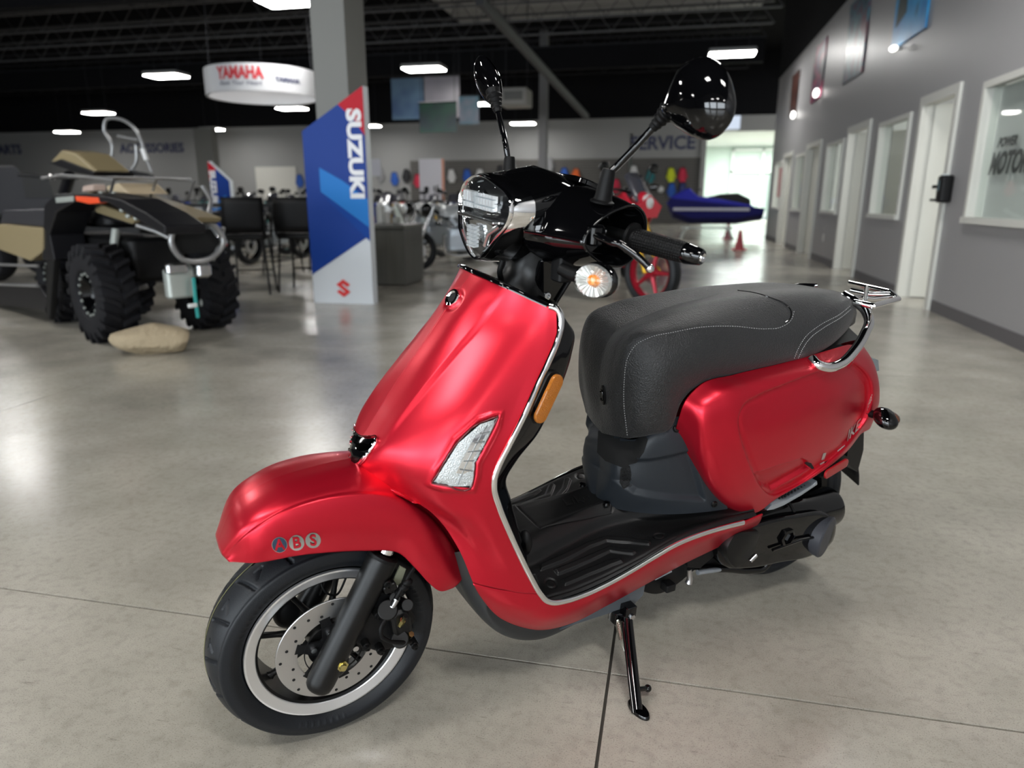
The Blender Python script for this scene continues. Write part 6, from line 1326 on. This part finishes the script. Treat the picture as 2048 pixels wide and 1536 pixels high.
BK = [(925, 520, 1, 10.7, 'silver motorcycle behind the headlamp beside the grey counter', -2.75), (870, 480, 1, 11.0, 'silver motorcycle parked past the end of the grey counter', -2.2), (930, 470, 0, 12.2, 'black motorcycle behind the silver ones near the headlamp', -2.0), (795, 440, 5, 12.3, 'white sport motorcycle behind the grey counter', -.4), (760, 440, 2, 11.5, 'blue sport motorcycle between the standing sign and the white one', -1.9),
      (620, 430, 0, 13.5, 'black motorcycle just left of the blue standing sign', -1.9), (570, 430, 3, 14.5, 'turquoise sport motorcycle behind the high table', .3), (530, 430, 5, 13.5, 'white motorcycle behind the black chairs', -1.8), (490, 425, 1, 14.5, 'grey motorcycle near the smaller blue sign', -1.9), (455, 432, 2, 12.2, 'blue motorcycle right behind the quad', -.8), (400, 400, 1, 12.0, 'silver motorcycle left of the smaller blue sign', -1.7), (350, 395, 0, 13.0, 'black motorcycle behind the quad rack', -1.8), (310, 392, 1, 14.5, 'silver motorcycle far behind the quad', -2.0),
      (835, 430, 1, 11.0, 'silver motorcycle facing forward right behind the grey counter', -1.5), (755, 430, 0, 13.6, 'black motorcycle in the second row beyond the grey counter, next to the blue sign', -1.7), (805, 430, 4, 15.8, 'red and white motorcycle deep in the rows beyond the grey counter', -1.6), (875, 430, 5, 13.6, 'white sport motorcycle in the second row beyond the grey counter', -1.5), (925, 430, 2, 15.6, 'blue motorcycle deep in the rows left of the headlamp', -1.7), (770, 430, 5, 18.0, 'white motorcycle in the last row beyond the grey counter', -1.6),
      (600, 430, 2, 16.0, 'blue motorcycle in the third row left of the blue standing sign', -1.6), (545, 430, 0, 11.6, 'black motorcycle just past the high table', -1.7), (480, 430, 5, 16.6, 'white motorcycle in the third row behind the smaller blue sign', -1.5), (510, 430, 4, 18.6, 'red motorcycle in the last row left of the blue standing sign', -1.7), (585, 430, 1, 11.8, 'silver motorcycle past the right end of the high table', -1.5), (280, 400, 5, 12.6, 'white motorcycle behind the front rack of the quad', -1.6), (375, 400, 2, 15.4, 'blue motorcycle in the back row behind the quad', -1.6), (430, 400, 3, 17.0, 'turquoise motorcycle in the back row beside the smaller blue sign', -1.7),
      (1245, 440, 5, 13.5, 'white motorcycle above the red one near the scooter mirror', -2.1), (1265, 425, 4, 11.0, 'red and white sport motorcycle behind the scooter cowl', -1.6), (960, 420, 1, 15.0, 'grey motorcycle seen left of the scooter cowl', -2.0), (1160, 420, 0, 15.0, 'black motorcycle hidden behind the scooter cowl', -2.0)]
used = set(); placed = []
for px, py, k, Yp, lab, rz in BK:
    rz = rz if abs(rz) > 1.2 else -1.6
    while True:                                            # keep a clear aisle between neighbours
        x = atY(px, 400, Yp)[0]; cs_ = [(x + t * math.cos(rz), Yp + t * math.sin(rz)) for t in (-.75, -.25, .25, .75)]
        if all(math.hypot(a[0] - b[0], a[1] - b[1]) > .86 for a in cs_ for q in placed for b in q): break
        Yp += .35
    placed.append(cs_)
    x = atY(px, 400, Yp)[0]; e = protos[k] if k not in used else copy_tree(protos[k]); used.add(k); e['label'] = lab; put(e, x, Yp, rz)
# ---- jet ski on its stand
Yj = 21.0; c = atY(1415, 430, Yj); js = empty('jet_ski', 'dark blue personal watercraft on a display stand at the far right', 'watercraft', None, (c[0], Yj, 0)); O_ = np.array([c[0], Yj, 0.])
def jq(px, py, dy=0.): return atY(px, py, Yj + dy) - O_
DB = mat('hull_blue', (.010, .012, .26), .45, 0, 0, spec=.2); DN = mat('hull_navy', (.003, .003, .07), .5, 0, 0, spec=.15)
hull = [(1335, 412), (1345, 432), (1380, 444), (1470, 444), (1522, 436), (1524, 425), (1340, 405)]; deck = [(1332, 408), (1345, 392), (1378, 376), (1395, 392), (1440, 398), (1500, 410), (1524, 426), (1430, 424)]
M().loft([[jq(a, b_ , 0) * (1, 0, 1) + (0, dy, up_) for a, b_ in hull] for dy, up_ in ((-.55, .12), (-.3, .0), (0, -.06), (.3, 0), (.55, .12))], caps=True).build('hull', DN, js, smooth=30); M().loft([[jq(a, b_) * (1, 0, 1) + (0, dy, 0) for a, b_ in deck] for dy in (-.5, .5)], caps=True).build('deck', DB, js, smooth=0, bevel=.04)
M().loft([[jq(a, b_) * (1, 0, 1) + (0, dy, 0) for a, b_ in ((1400, 398), (1440, 388), (1475, 386), (1500, 398), (1500, 412), (1410, 410))] for dy in (-.22, .22)], caps=True).build('seat', MBLK, js, smooth=0, bevel=.04); M().loft([[jq(a, b_) * (1, 0, 1) + (0, dy, 0) for a, b_ in ((1340, 400), (1380, 376), (1385, 382), (1350, 402))] for dy in (-.3, .3)], caps=True).build('bow_hood', DB, js, smooth=0, bevel=.03)
M().tube([jq(1400, 380) + (0, -.35, 0), jq(1396, 376), jq(1400, 380) + (0, .35, 0)], .02, 8).build('handlebar', MBLK, js); M().box(jq(1420, 418) + (0, -.56, 0), (2.0, .01, .08)).build('hull_stripe', mat('stripe_grey', (.3, .3, .35), .4), js, smooth=0)
zs = jq(1430, 444)[2] - .12; st_ = empty('display_stand', 'pale metal stand with legs under the blue watercraft', 'stand', None, (c[0], Yj, 0))
for dx in (-.7, .7):
    for dy in (-.4, .4): M().cyl((dx, dy, 0), (dx * .8, dy * .8, zs - .05), .035, seg=8).build('leg', PSIL, st_)
    M().box((dx * .8, 0, zs - .04), (.1, .9, .08)).build('crossbar', PSIL, st_, smooth=0)
M().box((0, 0, .3), (1.4, .05, .05)).build('brace', PSIL, st_, smooth=0)
for (px, py, col, lab) in ((1478, 500, (.55, .10, .12), 'small red and white cone on the floor under the watercraft'), (1455, 478, (.6, .25, .28), 'pale red cone on the floor left of the watercraft stand')):
    p = atZ(px, py, 0); o = M().lathe([(.16, 0), (.16, .03), (.10, .035), (.03, .42), (0, .43)], (0, 0, 0), (0, 0, 1), 20).build('floor_cone', mat('cone' + lab[:8], col, .5)); tag(put(o, p[0], p[1], 0), lab, 'cone')
# ---- clothes and goods on the sales wall
def jacket_mesh(kind):
    m = M()
    if kind == 0: q = [(-.10, .62), (.10, .62), (.17, .57), (.30, .18), (.22, .12), (.17, .38), (.18, 0), (-.18, 0), (-.17, .38), (-.22, .12), (-.30, .18), (-.17, .57)]; m.prism([(x, z) for x, z in q], -.10, (0, -.05, 0), (1, 0, 0), (0, 0, 1)); return m
    if kind == 1: return m.ell((0, 0, .15), (.14, .17, .15))
    m.rbox((0, 0, .25), (.38, .10, .5), .03); return m
jm = [jacket_mesh(k) for k in range(3)]
cols = {'hi-vis yellow': (.62, .70, .02), 'bright blue': (.02, .10, .45), 'white': (.62, .62, .62), 'crimson': (.55, .02, .06), 'pale pink': (.55, .33, .33), 'orange': (.75, .13, .02), 'teal': (.02, .18, .20), 'black': (.015, .015, .018), 'grey': (.25, .25, .26), 'navy': (.03, .04, .15)}
GD = [(1232, 372, 0, 'crimson', 19), (1210, 380, 0, 'navy', 19), (1280, 385, 0, 'black', 19), (935, 352, 0, 'bright blue', 19), (955, 352, 0, 'white', 19), (880, 358, 0, 'teal', 19), (860, 352, 0, 'white', 19), (1060, 352, 0, 'black', 19), (1343, 350, 0, 'hi-vis yellow', 19), (1343, 380, 0, 'bright blue', 19), (1366, 350, 0, 'crimson', 19), (1366, 380, 0, 'navy', 19), (1322, 372, 1, 'white', 19), (1300, 352, 0, 'teal', 19.5), (1292, 352, 0, 'pale pink', 19.2), (1268, 345, 0, 'white', 19.5), (1246, 350, 0, 'navy', 19.5), (1318, 348, 0, 'grey', 19.4), (1298, 378, 1, 'white', 19), (1262, 378, 0, 'grey', 19), (1190, 345, 0, 'white', 19.5), (1178, 372, 1, 'grey', 19.5), (1150, 352, 0, 'orange', 18), (1140, 345, 0, 'crimson', 18.5), (1128, 350, 0, 'bright blue', 18.5), (1345, 395, 1, 'white', 18.5), (1240, 392, 0, 'grey', 18),
      (790, 358, 0, 'bright blue', 17), (812, 352, 0, 'black', 17.3), (820, 362, 0, 'crimson', 17), (828, 372, 1, 'white', 16.8), (902, 345, 0, 'black', 17), (762, 350, 0, 'grey', 17), (745, 345, 0, 'navy', 17), (770, 375, 0, 'pale pink', 17.5), (800, 392, 0, 'grey', 16), (915, 372, 0, 'grey', 17), (845, 380, 0, 'crimson', 16.5), (755, 370, 0, 'black', 16.8), (660 - 60, 362, 0, 'bright blue', 17), (975, 330, 0, 'grey', 20), (1100, 330, 0, 'grey', 20)]
cnt = {}; seen = []
for px, py, k, cn, Yp in GD:
    Yp = YB - (.075 if k == 0 else .17 if k == 1 else .09)
    dr = 4 if px < 1300 else -4
    while any(abs(px - a) < 21 and abs(py - b) < 29 for a, b in seen): px += dr
    if px > 1366: continue
    seen.append((px, py)); p = atY(px, py, Yp); o = M(); o.v, o.f = list(jm[k].v), list(jm[k].f); nm = ('jacket', 'helmet', 'box')[k]
    key = (cn, nm); cnt[key] = cnt.get(key, 0) + 1
    side = 'right of the scooter mirror stem' if px > 1210 else ('behind the scooter cowl' if px > 950 else 'beyond the grey counter'); od = ('', ', second one', ', third one', ', fourth one', ', fifth one', ', sixth one')[min(cnt[key] - 1, 5)]
    ob = o.build(nm, mat('cloth_' + cn.replace(' ', '_'), cols[cn], .7), smooth=40, bevel=.02 if k == 0 else 0); ob.location = (p[0], Yp, p[2] - .3); ob.scale = (.72 if k == 0 else 1, 1, 1); ob.rotation_euler = (0, rnd.uniform(-.08, .08), 0); tag(ob, '%s %s on the sales wall %s%s' % (cn, nm, side, od), nm, 'clothes and helmets on the sales wall')
for (q, Yp, col, lab) in (((838, 318, 890, 420), 21.5, (.50, .49, .53), 'pale tall poster board with an orange edge beyond the grey counter'), ((722, 318, 762, 352), 21.5, (.45, .45, .50), 'white display board right behind the blue standing sign')):
    a, b_ = atY(q[0], q[1], Yp), atY(q[2], q[3], Yp); e = empty('display_board', lab, 'board', None, ((a[0] + b_[0]) / 2, Yp, 0)); w_ = b_[0] - a[0]; M().box((0, 0, (a[2] + b_[2]) / 2), (w_, .04, a[2] - b_[2])).build('board_face', mat('bd' + lab[:4], col, .5), e, smooth=0)
    for s in (-1, 1): M().cyl((s * w_ * .4, .03, 0), (s * w_ * .4, .03, a[2]), .015, seg=8).build('post', GUN, e)
    if q[0] > 800: M().box((w_ * .46, -.022, (a[2] + b_[2]) / 2), (w_ * .08, .004, a[2] - b_[2])).build('orange_edge', mat('edge_orange', (.55, .20, .10), .5), e, smooth=0)
# door-sized white panel on the left part of the back wall
a, b_ = atY(510, 334, YB - .05), atY(596, 405, YB - .05); M_ = M().box(((a[0] + b_[0]) / 2, YB - .03, a[2] / 2), (b_[0] - a[0], .06, a[2])); struct(M_.build('door_5', mat('bright_doorway', (.62, .61, .56), .5), smooth=0))
